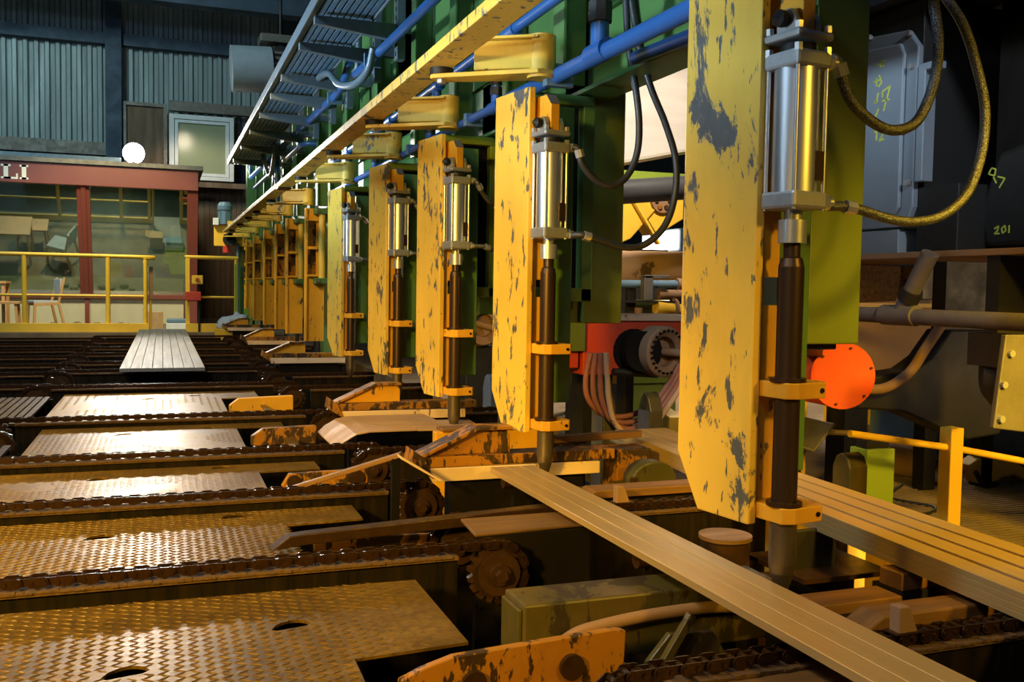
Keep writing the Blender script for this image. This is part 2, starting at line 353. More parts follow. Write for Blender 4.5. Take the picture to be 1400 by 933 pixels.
wr = struct('wall_right', MB().box(12, 12.2, -3, 26, -0.3, 10), M_DARK)
w2 = struct('window_2', MB().box(11.84, 11.98, 20.4, 22.4, 1.75, 2.3), M_WHITE)
part('pane', MB().box(11.80, 11.86, 20.5, 22.3, 1.8, 2.25), M_DAY, w2)
# high window on the back wall, beside the brown board frame
w1 = struct('window_1', MB().box(0.14, 1.62, 23.7, 23.76, 3.1, 4.7), M_PLANK)
mb = MB()
for b in ((0.16, 0.27, 3.18, 4.68), (1.50, 1.60, 3.18, 4.68), (0.27, 1.5, 4.57, 4.68), (0.27, 1.5, 3.18, 3.27)): mb.box(b[0], b[1], 23.56, 23.68, b[2], b[3])
part('outer_frame', mb, M_WHITE, w1, 0.008)
mb = MB()
for b in ((0.28, 0.36, 3.28, 4.56), (1.41, 1.49, 3.28, 4.56), (0.36, 1.41, 4.49, 4.56), (0.36, 1.41, 3.28, 3.35)): mb.box(b[0], b[1], 23.59, 23.67, b[2], b[3])
part('sash', mb, M_WHITE, w1, 0.006)
part('pane', MB().box(0.36, 1.41, 23.64, 23.66, 3.35, 4.49), M_WGL, w1)
struct('trim_6', MB().box(0.16, 2.75, 23.5, 23.7, 4.74, 4.97), M_GREYP)
struct('trim_7', MB().box(-0.86, 2.7, 23.55, 23.72, 3.02, 3.14), M_PLANK)
bd = struct('trim_8', MB().box(-0.82, 0.12, 23.75, 23.8, 3.14, 4.9), M_PLANK)
for x0, x1, z0, z1 in ((-0.82, -0.76, 3.14, 4.9), (0.04, 0.12, 3.14, 4.9), (-0.76, 0.04, 4.82, 4.9)):
    part('frame_board', MB().box(x0, x1, 23.68, 23.75, z0, z1), M_GREYP, bd)

# ================================================================== CONTROL CABIN
TILT = R_(20)
cab = thing('control_cabin', 'maroon framed control cabin with two big windows at the back of the hall', 'cabin', (-1.1, 20.0, -0.07))
def cbox(name, mat, x0, x1, y0, y1, z0, z1, bevel=0.0, par=None):
    return part(name, MB().box(x0 + 1.1, x1 + 1.1, y0 - 20, y1 - 20, z0 + 0.07, z1 + 0.07), mat, par or cab, bevel)
def tilted(x0, x1, z0, z1, y0, y1):
    k = -math.tan(TILT); mb = MB()
    v = [(x + 1.1, y - 19.7 + k * (z - 0.46), z + 0.07) for z in (z0, z1) for y in (y0, y1) for x in (x0, x1)]
    return mb.add(v, [(0, 2, 3, 1), (4, 5, 7, 6), (0, 1, 5, 4), (2, 6, 7, 3), (0, 4, 6, 2), (1, 3, 7, 5)])
fas = cbox('fascia', M_MAR, -4.2, 0.66, 19.48, 19.64, 2.55, 2.94, 0.01)
part('window_post', tilted(-1.50, -1.27, 0.44, 2.58, 20.02, 20.14), M_MAR, cab, 0.006)
part('post_cover', tilted(-1.425, -1.345, 0.44, 2.58, 19.99, 20.02), M_MAR, cab, 0.004)
part('window_post', tilted(0.46, 0.66, 0.44, 2.58, 20.0, 20.16), M_MAR, cab, 0.006)
part('window_post', tilted(-4.2, -3.98, 0.44, 2.58, 20.0, 20.16), M_MAR, cab, 0.006)
cbox('sill_rail', M_MAR, -4.2, 0.66, 20.24, 20.46, 0.44, 0.53, 0.006)
part('window_pane', tilted(-3.98, -1.50, 0.53, 2.58, 20.07, 20.08), M_GLASS, cab)
part('window_pane', tilted(-1.27, 0.46, 0.53, 2.58, 20.07, 20.08), M_GLASS, cab)
cbox('lower_panel', M_BEIGE, -4.2, -1.42, 20.34, 20.42, -0.06, 0.44)
cbox('lower_panel', M_BEIGE, -1.34, 0.40, 20.34, 20.42, -0.06, 0.44)
cbox('stud', M_MAR, -1.42, -1.34, 20.28, 20.42, -0.07, 0.44)
cbox('corner_post', M_MAR, 0.42, 0.66, 20.28, 20.44, -0.07, 0.44)
cbox('roof_sheet', M_GREYP, -4.3, 0.75, 19.42, 23.0, 2.94, 3.02)
cbox('roof_upstand', M_GALV, -4.3, -0.75, 20.3, 20.4, 3.02, 3.2)
cbox('desk_front', M_BEIGE, -4.0, 0.4, 20.85, 20.9, 0.02, 0.80)
cbox('back_panel', M_CORR, -4.2, 0.66, 22.7, 22.8, -0.06, 2.94)
cbox('side_panel', M_BEIGE, 0.56, 0.66, 20.44, 22.7, -0.06, 2.94)
cbox('inner_floor', M_GREYP, -4.2, 0.56, 20.44, 22.7, -0.06, 0.02)
cbox('desk_top', M_BEIGE, -4.0, 0.4, 20.9, 21.6, 0.80, 0.86)
mb = MB()
for i in range(58): mb.box(0.15 + i * 0.027, 0.158 + i * 0.027, 1.05, 1.06, 0.6, 1.5)
for z in (0.6, 1.05, 1.5): mb.box(0.15, 1.72, 1.06, 1.07, z, z + 0.012)
part('wire_guard', mb, M_GALV, cab)
# lettering on the fascia: I L I, the first cut by the frame edge
k = -0.50
def glyph(ch, x0, x1, z0, z1):
    mb = MB(); st = 0.075; sf = 0.035; h = z1 - z0; xm = (x0 + x1) / 2 if ch == 'I' else x0 + 0.085
    mb.box(xm - st / 2, xm + st / 2, 0, 0.02, z0, z1); w = (x1 - x0) / 2 if ch == 'I' else 0.08
    mb.box(xm - w, xm + w, 0, 0.02, z0, z0 + sf); mb.box(xm - w, xm + w, 0, 0.02, z1 - sf, z1)
    if ch == 'L': mb.box(xm, x1, 0, 0.02, z0, z0 + sf); mb.box(x1 - 0.03, x1, 0, 0.02, z0 + sf, z0 + 0.1)
    return mb
for ch, x0, x1 in (('I', -2.93, -2.79), ('L', -2.74, -2.46), ('I', -2.43, -2.29)):
    part('letter', MB().add([(p[0] + 1.1, p[1] + k - 0.022, p[2] + 0.07) for p in glyph(ch, x0, x1, 2.61, 2.87).v], glyph(ch, x0, x1, 2.61, 2.87).f), M_LETTER, fas, label='white serif letter ' + ch)
# things inside the cabin on the desk
def small(name, mb, mat, label, cat, bevel=0.0): return solo(name, mb, mat, label, cat, bevel=bevel)
small('storage_crate', MB().box(-0.12, 0.22, 20.95, 21.2, 0.862, 1.02), M_BLUEP, 'blue crate on the desk behind the right cabin window', 'crate', 0.01)
small('paper_box', MB().box(-0.98, -0.78, 20.95, 21.1, 0.862, 1.18), M_YELR, 'yellow box on the desk behind the right cabin window', 'box', 0.006)
small('paper_box', MB().box(-0.72, -0.58, 20.95, 21.1, 0.862, 1.10), M_REDP, 'red box on the desk beside the yellow box in the cabin', 'box', 0.006)
small('plastic_jug', MB().lathe((-0.25, 21.05, 0.862), (0, 0, 1), [(0, 0), (0.09, 0), (0.09, 0.13), (0.04, 0.2), (0.03, 0.24), (0, 0.24)], 14), M_WHITE, 'small white jug on the cabin desk left of the blue crate', 'jug')
vs = MB()
vs.prism([(-0.0, 1.18), (0.06, 1.45), (0.5, 1.47), (0.58, 1.36), (0.50, 1.12), (0.44, 0.95), (0.16, 0.95), (0.12, 1.14)], 'y', 20.85, 20.9)
small('hi_vis_vest', vs, M_VEST, 'lime safety vest hanging inside the right cabin window', 'vest', 0.01)
small('notice_sheet', MB().box(0.16, 0.46, 20.80, 20.81, 1.5, 1.95), M_WHITE, 'white notice sheet inside the right cabin window above the vest', 'notice')
ch = thing('operator_seat', 'dark operator seat inside the cabin behind the left window', 'seat', (-2.0, 21.3, -0.06))
part('seat_base', MB().cyl((0, 0, 0.08), (0, 0, 0.45), 0.05).cyl((0, 0, 0.08), (0, 0, 0.12), 0.25), M_DARK, ch)
part('seat_pad', MB().box(-0.25, 0.25, -0.25, 0.25, 0.45, 0.55), M_DARK, ch, 0.03)
part('backrest', MB().prism([(0.18, 0.55), (0.28, 0.55), (0.36, 1.3), (0.28, 1.36), (0.2, 1.25)], 'x', -0.24, 0.24), M_DARK, ch, 0.03)

# floodlight on the cabin roof
fd = thing('floodlight', 'glaring white floodlight standing on the cabin roof edge', 'light', (-0.52, 20.28, 3.02))
part('bracket', MB().box(-0.03, 0.03, -0.03, 0.03, 0, 0.12), M_DARK, fd)
part('housing', MB().cyl((0, 0.0, 0.28), (0, 0.22, 0.32), 0.21, 0.13, 24), M_DARK, fd)
part('lens', MB().cyl((0, -0.03, 0.275), (0, 0.0, 0.28), 0.195, 0.2, 24), M_LAMP, fd)
lamp('floodlight_beam', 'SPOT', (-0.52, 20.2, 3.29), (0.2, 6.0, 0.0), 1900, (1.0, 0.95, 0.86), 0.2, 130, 0.4)

# ================================================================== FENCE, CHAIRS AND CLUTTER BY THE CABIN
fn = thing('guard_railing', 'long yellow guard railing with kick plate in front of the cabin, left run', 'railing', (-2.4, 17.2, -0.07))
def fpart(par, ox, name, mb, bevel=0.0):
    mb.v = [(x - ox, y - 17.2, z + 0.07) for x, y, z in mb.v]; return part(name, mb, M_YELR, par, bevel)
fpart(fn, -2.4, 'top_rail', MB().tube([(-4.2, 17.2, 1.19), (-0.40, 17.2, 1.19), (-0.31, 17.2, 1.16), (-0.27, 17.2, 1.07), (-0.27, 17.2, 0.06)], 0.034, 10, 4))
fpart(fn, -2.4, 'mid_rail', MB().cyl((-4.2, 17.2, 0.53), (-0.28, 17.2, 0.53), 0.022, n=10))
for x in (-3.4, -2.1, -0.85): fpart(fn, -2.4, 'post', MB().cyl((x, 17.2, 0.05), (x, 17.2, 1.17), 0.038, n=10))
fpart(fn, -2.4, 'kick_plate', MB().box(-4.2, -0.22, 17.15, 17.19, -0.07, 0.075), 0.004)
fn2 = thing('guard_railing', 'short yellow guard railing right of the gap, with a call box on its post', 'railing', (0.8, 17.2, -0.07))
fpart(fn2, 0.8, 'top_rail', MB().cyl((0.36, 17.2, 1.21), (1.24, 17.2, 1.21), 0.034, n=10))
fpart(fn2, 0.8, 'mid_rail', MB().cyl((0.40, 17.2, 0.53), (1.24, 17.2, 0.53), 0.02, n=10))
fpart(fn2, 0.8, 'post', MB().box(0.37, 0.44, 17.17, 17.24, 0.05, 1.2), 0.004)
fpart(fn2, 0.8, 'post', MB().cyl((1.2, 17.2, 0.05), (1.2, 17.2, 1.2), 0.03, n=10))
fpart(fn2, 0.8, 'kick_plate', MB().box(0.37, 1.25, 17.15, 17.19, -0.07, 0.075), 0.004)
cb = thing('call_box', 'yellow call box with a dark button on the short railing', 'call box', (0.56, 17.12, 0.75))
part('enclosure', MB().box(-0.09, 0.09, -0.04, 0.04, 0, 0.15), M_YELR, cb, 0.008)
part('button', MB().cyl((0, -0.04, 0.075), (0, -0.07, 0.075), 0.035), M_RED, cb)
part('conduit', MB().cyl((0.03, 0.02, -0.82), (0.03, 0.02, 0.0), 0.018, n=8), M_DARK, cb)
solo('switch_box', MB().box(0.36, 0.62, 17.06, 17.14, 0.47, 0.62), M_REDP, 'red switch box on the short railing under the call box', 'switch', bevel=0.01)
gb = thing('gate_post', 'grey post with round red knob at the end of the left railing', 'post', (-0.19, 17.3, -0.07))
part('stem', MB().cyl((0, 0, 0), (0, 0, 1.05), 0.02, n=10), M_YELR, gb)
part('cover', MB().box(-0.025, 0.04, -0.04, 0.0, 0.55, 1.1), M_TANR, gb, 0.006)
bx = thing('cardboard_box', 'brown cardboard box with an open flap by the railing end', 'box', (-0.12, 18.0, -0.07))
part('carton', MB().box(-0.13, 0.13, -0.12, 0.12, 0, 0.32), M_CARD, bx, 0.004)
part('flap', MB().prism([(-0.13, 0.32), (-0.22, 0.36), (-0.225, 0.35), (-0.13, 0.31)], 'y', -0.12, 0.12), M_CARD, bx)
tb = thing('tool_tray', 'small blue and white tool tray on the walkway before the cabin', 'tray', (0.25, 18.0, -0.07))
part('tray', MB().box(-0.19, 0.19, -0.14, 0.14, 0.0, 0.12), M_WHITE, tb, 0.01)
part('lid', MB().box(-0.18, 0.18, -0.12, 0.12, 0.12, 0.2), M_BLUG, tb, 0.02)
solo('walkway_plate', MB().box(-0.22, 0.4, 16.95, 17.9, -0.07, -0.045), M_BARW, 'pale steel plate in the gap between the two railings', 'plate', bevel=0.004)
def chair(loc, rz, label):
    c = thing('wooden_chair', label, 'chair', loc, rz, 'wooden chairs by the cabin')
    for x in (-0.2, 0.2):
        part('front_leg', MB().bar((x, -0.2, 0), (x * 0.95, -0.18, 0.45), 0.04, 0.04, (0, 1, 0)), M_WOODP, c, 0.004)
        part('rear_leg', MB().bar((x * 1.1, 0.3, 0), (x, 0.2, 0.47), 0.04, 0.04, (0, 1, 0)).bar((x, 0.2, 0.45), (x, 0.3, 0.9), 0.04, 0.035, (0, 1, 0)), M_WOODP, c, 0.004)
        part('side_rail', MB().bar((x, -0.19, 0.42), (x, 0.21, 0.44), 0.03, 0.05), M_WOODP, c, 0.003)
    part('seat', MB().box(-0.2, 0.2, -0.2, 0.2, 0.44, 0.49), M_CUSH, c, 0.012)
    part('backrest', MB().box(-0.18, 0.18, 0.235, 0.275, 0.6, 0.88), M_CUSH, c, 0.012)
chair((-1.98, 18.6, -0.07), R_(-68), 'wooden chair with grey backrest standing left behind the railing post')
tbl = thing('wooden_table', 'low pale wooden table cut by the left picture edge', 'table', (-2.95, 18.5, -0.07))
part('tabletop', MB().box(-0.5, 0.45, -0.3, 0.3, 0.78, 0.82), M_WOODP, tbl, 0.004)
for x, y in ((-0.42, -0.25), (0.40, -0.25), (0.40, 0.25), (-0.42, 0.25)):
    part('leg', MB().box(x - 0.025, x + 0.025, y - 0.025, y + 0.025, 0, 0.78), M_WOODP, tbl, 0.003)
st = thing('wooden_stool', 'wooden stool frame at the left edge before the table', 'stool', (-2.55, 18.0, -0.07))
part('seat', MB().box(-0.3, 0.3, -0.2, 0.2, 0.44, 0.48), M_WOODP, st, 0.004)
for x, y in ((-0.26, -0.16), (0.24, -0.16), (0.24, 0.16), (-0.26, 0.16)):
    part('leg', MB().bar((x * 1.12, y, 0), (x, y, 0.44), 0.04, 0.04, (0, 1, 0)), M_WOODP, st, 0.003)
for i, (x, y, r) in enumerate(((-1.9, 19.4, .06), (-1.7, 19.5, .05), (-1.5, 19.4, .07), (-1.15, 19.45, .06), (-1.0, 19.5, .05), (-0.75, 19.4, .06), (-0.6, 19.5, .045))):
    solo('rubble_lump', MB().blob((x, y, -0.07 + r * 0.55), r * 1.5, r, r * 0.65, 0.5, i), M_CONC, '%s pale rubble lump along the foot of the cabin, from the left' % ('first' if i == 0 else NTH[i]), 'rubble', 'rubble at the cabin foot')
# fan heater high by the back wall
fh = thing('fan_heater', 'grey metal fan heater hanging high under the dark wall', 'heater', (1.75, 19.0, 4.4))
part('hood', MB().cyl((-0.52, -0.1, 0.42), (0.22, -0.1, 0.46), 0.43, 0.43, 28), M_FAN, fh)
part('louvre_box', MB().box(0.22, 0.85, -0.4, 0.3, 0.05, 0.85), M_DARK, fh, 0.01)
for i in range(7): part('louvre', MB().box(0.25, 0.83, -0.43, -0.4, 0.1 + i * 0.1, 0.15 + i * 0.1), M_GREYP, fh)
part('hanger_rod', MB().cyl((0.4, 0, 1.1), (0.4, 0, 5.6), 0.03), M_DARK, fh)
part('hanger', MB().box(-0.0, 0.9, -0.3, 0.3, 0.95, 1.1).box(0.35, 0.45, -0.1, 0.1, 0.85, 0.95), M_GREYP, fh, 0.01)

# ================================================================== CHAIN BED
PITCH = 0.0305
def stadium(L, h, n=5):
    r = h / 2; p = []
    for k in range(n + 1): a = -math.pi / 2 + math.pi * k / n; p.append((L / 2 + r * 0.85 * math.cos(a), r * math.sin(a)))
    for k in range(n + 1): a = math.pi / 2 + math.pi * k / n; p.append((-L / 2 + r * 0.85 * math.cos(a), r * math.sin(a)))
    return p
def link_mb(outer):
    mb = MB(); y0 = 0.0195 if outer else 0.012
    for s in (-1, 1): mb.prism(stadium(PITCH * (0.88 if outer else 1.0), 0.027 if outer else 0.020, 5), 'y', s * y0 - 0.002, s * y0 + 0.002)
    if outer:
        for x in (-PITCH / 2, PITCH / 2): mb.cyl((x, -0.025, 0), (x, 0.025, 0), 0.0055, n=8)
    else:
        for x in (-PITCH / 2, PITCH / 2): mb.cyl((x, -0.0125, 0), (x, 0.0125, 0), 0.0095, n=8)
    return mb
LINK = [link_mb(False).mesh('chain_link', M_CHAIN), link_mb(True).mesh('chain_link', M_CHAIN)]
for m_ in LINK: m_.polygons.foreach_set('use_smooth', [False] * len(m_.polygons))
SR = 0.0865   # pitch radius of the sprockets
ZC = -0.0135  # centre of the top run
def chain_path(x0, x1, left=None, right=None, wrap=200):
    """points (x, z, angle) one pitch apart: optional wrap on the left, run, optional wrap on the right"""
    out = []; st = PITCH / SR
    if left is not None:
        n = int(R_(wrap) / st)
        for k in range(n, 0, -1):
            a = math.pi / 2 + k * st; out.append((left + SR * math.cos(a), ZC - SR + SR * math.sin(a), a - math.pi / 2))
        x0 = left
    n = int((x1 - x0) / PITCH) if right is None else int((right - x0) / PITCH)
    for k in range(n + 1): out.append((x0 + k * PITCH, ZC, 0.0))
    if right is not None:
        e = right - (x0 + n * PITCH)
        for k in range(1, int(R_(wrap) / st) + 1):
            a = math.pi / 2 - k * st + e / SR; out.append((right + SR * math.cos(a), ZC - SR + SR * math.sin(a), a - math.pi / 2))
    return out
def make_chain(y, x0, x1, left, right, label, single, group):
    t = thing('roller_chain', label, 'chain', (x0, y, 0), 0, group)
    pts = chain_path(x0, x1, left, right)
    if single:
        for i, (x, z, an) in enumerate(pts):
            o = put('chain_link', LINK[i % 2], t, (x - x0, 0, z)); o.rotation_euler = (0, -an, 0)
    else:
        mb = MB(); src = [link_mb(False), link_mb(True)]
        lo = []
        for oo in (0, 1):
            q = MB(); y0 = 0.019 if oo else 0.0145
            for s in (-1, 1): q.prism(stadium(PITCH, 0.027, 2), 'y', s * y0 - 0.002, s * y0 + 0.002)
            q.box(-0.02, 0.02, -0.013, 0.013, -0.007, 0.007); lo.append(q)
        for i, (x, z, an) in enumerate(pts):
            m = Matrix.Translation((x - x0, 0, z)) @ Matrix.Rotation(-an, 4, 'Y'); mb.add(lo[i % 2].v, lo[i % 2].f, False, m)
        part('link_run', mb, M_CHAIN, t, kind='stuff')
    return t
def sprocket_mesh():
    mb = MB(); n = 17; p = []
    for i in range(n):
        a = 2 * math.pi * i / n
        for da, r in ((-0.32, 0.074), (-0.13, 0.092), (0.13, 0.092), (0.32, 0.074)): p.append((r * math.cos(a + da * 0.55), r * math.sin(a + da * 0.55)))
    mb.prism(p, 'y', -0.011, 0.011); return mb
SPK = sprocket_mesh().mesh('toothed_wheel', M_BROWN)
hub = MB().cyl((0, -0.045, 0), (0, 0.06, 0), 0.032, n=18)
HUB = hub.mesh('hub', M_BROWN)
BOLT = MB().cyl((0, -0.062, 0), (0, -0.045, 0), 0.019, n=6).mesh('hub_bolt', M_BROWN)
DISC = MB().cyl((0, -0.031, 0), (0, -0.027, 0), 0.066, n=24).mesh('guard_disc', M_BROWN)
def sprocket(x, y, label, group='chain sprockets on the bed'):
    t = thing('chain_sprocket', label, 'sprocket', (x, y, ZC - SR), 0, group)
    put('toothed_wheel', SPK, t); put('hub', HUB, t); put('hub_bolt', BOLT, t); put('guard_disc', DISC, t)
def rail(y, x0, x1, label, group, depth=0.33):
    t = thing('chain_rail', label, 'rail', (x0, y, -0.85), 0, group); L = x1 - x0
    part('ledge', MB().box(0, L, -0.038, 0.03, 0.806, 0.816), M_GRIT, t)
    mb = MB(); k = int(L / 0.02)
    for i in range(k):
        h = 0.001 + 0.004 * random.random(); mb.box(i * 0.02, i * 0.02 + 0.0205, -0.041 - 0.004 * random.random(), -0.024, 0.8135, 0.8165 + h)
    part('grit_ridge', mb, M_GRIT, t, kind='stuff')
    part('side_plate', MB().box(0, L, -0.026, 0.026, 0.0, 0.807), M_STREAK, t)
MX = 0.94; LX = -0.87; RX = 0.92
MID = [2.66, 3.58, 4.52, 5.82, 7.62, 8.95, 9.87, 11.03, 12.1, 13.4, 14.7]
for i, y in enumerate(MID):
    if i < 3: x0, left = (-1.55, -1.65, -1.75)[i], None
    else: x0, left = LX, LX
    make_chain(y, x0, MX, left, MX, 'greasy roller chain across the left bed, %s of eleven counted from the picture bottom' % NTH[i].replace('nearest', 'first'), y < 8, 'chains of the middle bed')
    sprocket(MX, y, 'dark sprocket under the right end of the %s left bed chain' % NTH[i].replace('nearest', 'first'))
    if left is not None: sprocket(LX, y, 'dark sprocket under the left end of the %s left bed chain' % NTH[i])
    rail(y, x0 if left is None else LX + 0.11, MX - 0.13, 'dark streaked steel rail carrying the %s left bed chain' % NTH[i].replace('nearest', 'first'), 'rails of the middle bed')
RGT = [1.66, 3.0, 4.36, 5.70, 7.25, 8.3, 9.65, 10.77, 12.08, 13.49, 14.62]
for i, y in enumerate(RGT):
    x1 = 2.75 if i == 0 else (2.12 if i == 1 else (2.0 if i < 5 else 1.75))
    rx = RX - (0.04 if i == 0 else 0)
    make_chain(y, rx, x1, rx, None, 'greasy roller chain running under the columns to the right, %s counted from the picture bottom' % NTH[i].replace('nearest', 'first'), y < 6, 'chains of the right bed')
    sprocket(rx, y, 'dark sprocket at the left end of the %s right bed chain' % NTH[i].replace('nearest', 'first'))
    rail(y, rx + 0.13, x1, 'dark streaked steel rail carrying the %s right bed chain' % NTH[i].replace('nearest', 'first'), 'rails of the right bed')
LFT = [5.35, 7.72, 8.75, 9.65, 10.7, 11.75, 12.9, 14.1]
for i, y in enumerate(LFT):
    make_chain(y, -3.2, -0.80, None, -0.80, 'greasy roller chain ending at the far left of the bed, %s from the camera' % NTH[i], False, 'chains of the far left bed')
    sprocket(-0.80, y, 'dark sprocket ending the %s far left chain from the camera' % NTH[i])
    rail(y, -3.2, -0.93, 'dark steel rail carrying the %s far left chain from the camera' % NTH[i], 'rails of the far left bed')
# ---- tread plates between the chains
def fill_plate(outer, holes, z0, z1):
    bm = bmesh.new(); loops = []
    for lp in [outer] + holes:
        vs = [bm.verts.new((x, y, z1)) for x, y in lp]
        for i in range(len(vs)): bm.edges.new((vs[i], vs[(i + 1) % len(vs)]))
    r = bmesh.ops.triangle_fill(bm, use_beauty=True, use_dissolve=False, edges=bm.edges[:])
    bmesh.ops.recalc_face_normals(bm, faces=bm.faces[:])
    if sum(f.normal.z for f in bm.faces) < 0: bmesh.ops.reverse_faces(bm, faces=bm.faces[:])
    e = bmesh.ops.extrude_face_region(bm, geom=bm.faces[:])
    top = [g for g in e['geom'] if isinstance(g, bmesh.types.BMVert)]
    for v in top: v.co.z = z0
    bmesh.ops.recalc_face_normals(bm, faces=bm.faces[:])
    me = bpy.data.meshes.new('plate'); bm.to_mesh(me); bm.free(); me.materials.append(M_DECK); return me
def hand_hole(cx, cy, L=0.095, w=0.027):
    p = []
    for k in range(9):
        t = -1 + 2 * k / 8; p.append((cx + t * L / 2, cy + 0.016 * (1 - t * t) + w * math.sqrt(max(0, 1 - t * t)) - 0.008 + t * 0.01))
    for k in range(7, 0, -1):
        t = -1 + 2 * k / 8; p.append((cx + t * L / 2, cy + 0.016 * (1 - t * t) - w * math.sqrt(max(0, 1 - t * t)) - 0.008 + t * 0.01))
    return p[::-1]
def inside(x, y, poly):
    c = False; j = len(poly) - 1
    for i in range(len(poly)):
        (xi, yi), (xj, yj) = poly[i], poly[j]
        if (yi > y) != (yj > y) and x < (xj - xi) * (y - yi) / (yj - yi) + xi: c = not c
        j = i
    return c
ZD = -0.06
def deck(outer, holes, label, dx=0.026):
    cx = min(p[0] for p in outer); cy = min(p[1] for p in outer)
    t = thing('deck_plate', label, 'plate', (cx, cy, ZD - 0.012), 0, 'tread plates of the deck')
    loc = lambda lp: [(x - cx, y - cy) for x, y in lp]
    put('plate', fill_plate(loc(outer), [loc(hand_hole(*h)) for h in holes], 0.005, 0.012), t)
    mb = MB(); x1 = max(p[0] for p in outer); y1 = max(p[1] for p in outer); r = 0
    y = cy + 0.012
    while y < y1 - 0.01:
        x = cx + 0.012; c = 0
        while x < x1 - 0.01:
            ok = inside(x, y, outer) and all(math.hypot((x - hx) / 1.9, y - hy) > 0.030 for hx, hy in holes)
            wear = mnoise.noise(Vector((x * 3.1, y * 3.1, cx))) * 0.5 + max(0, (x - 0.36) * 2.4) * (0.6 + 0.4 * random.random())
            h = (0.0015 if y < 3.6 else 0.0007) * max(0, 1 - max(0, wear))
            if ok and h > 0.0006:
                a = R_(34 if (r + c) % 2 else -34); c += 1; a += 0.1 * (random.random() - 0.5); ca, sa = math.cos(a), math.sin(a); L = 0.016; w = 0.004
                P = [(-L, 0, 0), (0, -w, 0), (L, 0, 0), (0, w, 0), (-L * 0.45, 0, h), (L * 0.45, 0, h)]
                jx = 0.004 * (random.random() - 0.5); mb.add([(x + jx - cx + px * ca - py * sa, y - cy + px * sa + py * ca, 0.012 + pz) for px, py, pz in P], [(0, 1, 5, 4), (1, 2, 5), (2, 3, 5), (3, 0, 4, 5)])
            else: c += 1
            x += dx
        y += 0.0155; r += 1
    part('tread_bumps', mb, M_DECK, t, kind='stuff')
    part('bearer', MB().box(0.02, x1 - cx - 0.32, 0.03, 0.07, -0.775, -0.002), M_BLACK, t); part('bearer', MB().box(0.02, x1 - cx - 0.32, y1 - cy - 0.1, y1 - cy - 0.06, -0.775, -0.002), M_BLACK, t)
XR = 0.656; XS = 0.39
deck([(-1.5, 1.70), (XS - 0.005, 1.70), (XS, 2.02), (XR, 2.04), (XR, 2.53), (-1.5, 2.59)], [(-0.075, 2.09), (0.285, 2.27)], 'nearest tread plate at the picture bottom with two hand holes', 0.031)
deck([(-1.6, 2.76), (XS, 2.76), (XS, 3.25), (XR, 3.265), (XR, 3.48), (-1.6, 3.50)], [(-0.19, 3.25), (0.235, 3.42)], 'second tread plate from the bottom, worn bright, with two hand holes')
deck([(-1.7, 3.66), (XS, 3.66), (XS, 4.22), (XR, 4.23), (XR, 4.41), (-1.7, 4.42)], [(-0.25, 4.22), (0.245, 4.36)], 'third tread plate from the bottom between the second and third chains')
deck([(-0.62, 4.62), (XS, 4.62), (XS, 5.57), (0.602, 5.575), (0.602, 4.62), (XR, 4.62), (XR, 5.74), (-0.62, 5.74)], [(-0.2, 5.45), (0.25, 5.6)], 'fourth tread plate from the bottom with a square slot at its right end')
deck([(-0.66, 5.94), (XS, 5.94), (XS, 7.05), (0.62, 7.05), (0.62, 5.94), (XR, 5.94), (XR, 7.5), (-0.66, 7.5)], [(-0.1, 7.1), (0.22, 7.25)], 'fifth tread plate from the bottom, narrow strip beyond the fourth', 0.05)
def grating(x0, x1, y0, y1, label):
    t = thing('slatted_plate', label, 'grating', (x0, y0, -0.07), 0, 'slatted plates at the left edge')
    part('bearer', MB().box(0.02, x1 - x0 - 0.02, 0.02, 0.06, -0.78, -0.001), M_BLACK, t); part('bearer', MB().box(0.02, x1 - x0 - 0.02, y1 - y0 - 0.06, y1 - y0 - 0.02, -0.78, -0.001), M_BLACK, t)
    n = int((x1 - x0) / 0.045)
    for i in range(n): part('slat', MB().box(i * 0.045, i * 0.045 + 0.034, 0, y1 - y0, 0, 0.015), M_BROWN, t)
grating(-1.45, -0.70, 5.98, 7.35, 'dark slatted plate at the left edge, the farther of two')
grating(-1.05, -0.68, 4.66, 5.2, 'dark slatted plate at the left edge, the nearer of two')
# ---- flat steel bars lying on the chains
def steel_bar(x, y0, y1, z, w, label, group, mat=M_BAR, h=0.024):
    hw = w / 2 - 0.0015
    c = 0.0015
    pr = [(-hw, 0), (hw, 0), (hw, h - c), (hw - c, h), (-hw + c, h), (-hw, h - c)]
    return solo('steel_bar', MB().prism([(a, b) for a, b in pr], 'y', 0, y1 - y0), mat, label, 'bar', group, loc=(x, y0, z))
for i, nm in enumerate(('leftmost', 'middle', 'rightmost')):
    steel_bar(1.235 + i * 0.0625, 0.55, 3.50, 0.030, 0.0615, '%s of the three flat steel bars sliding past the nearest column' % nm, 'three flat bars in front', h=0.02)
for yy, nm in ((0.9, 'nearer'), (2.32, 'middle'), (3.42, 'farther')):
    q_ = thing('support_roller', '%s low support roller hidden under the three sliding bars' % nm, 'roller', (1.2, yy, -0.85))
    part('roll', MB().cyl((0.03, 0, 0.855), (0.165, 0, 0.855), 0.024, n=16), M_BROWN, q_)
    part('stand', MB().box(0.07, 0.12, -0.02, 0.02, 0, 0.84), M_BLACK, q_)
for i in range(8):
    steel_bar(-0.30 + i * 0.086, 8.62, 15.9, 0.001, 0.086, 'bright flat steel bar in the far pack, %s of eight from the left' % (NTH[i].replace('nearest', 'first')), 'far pack of flat bars', M_BARW, 0.03)
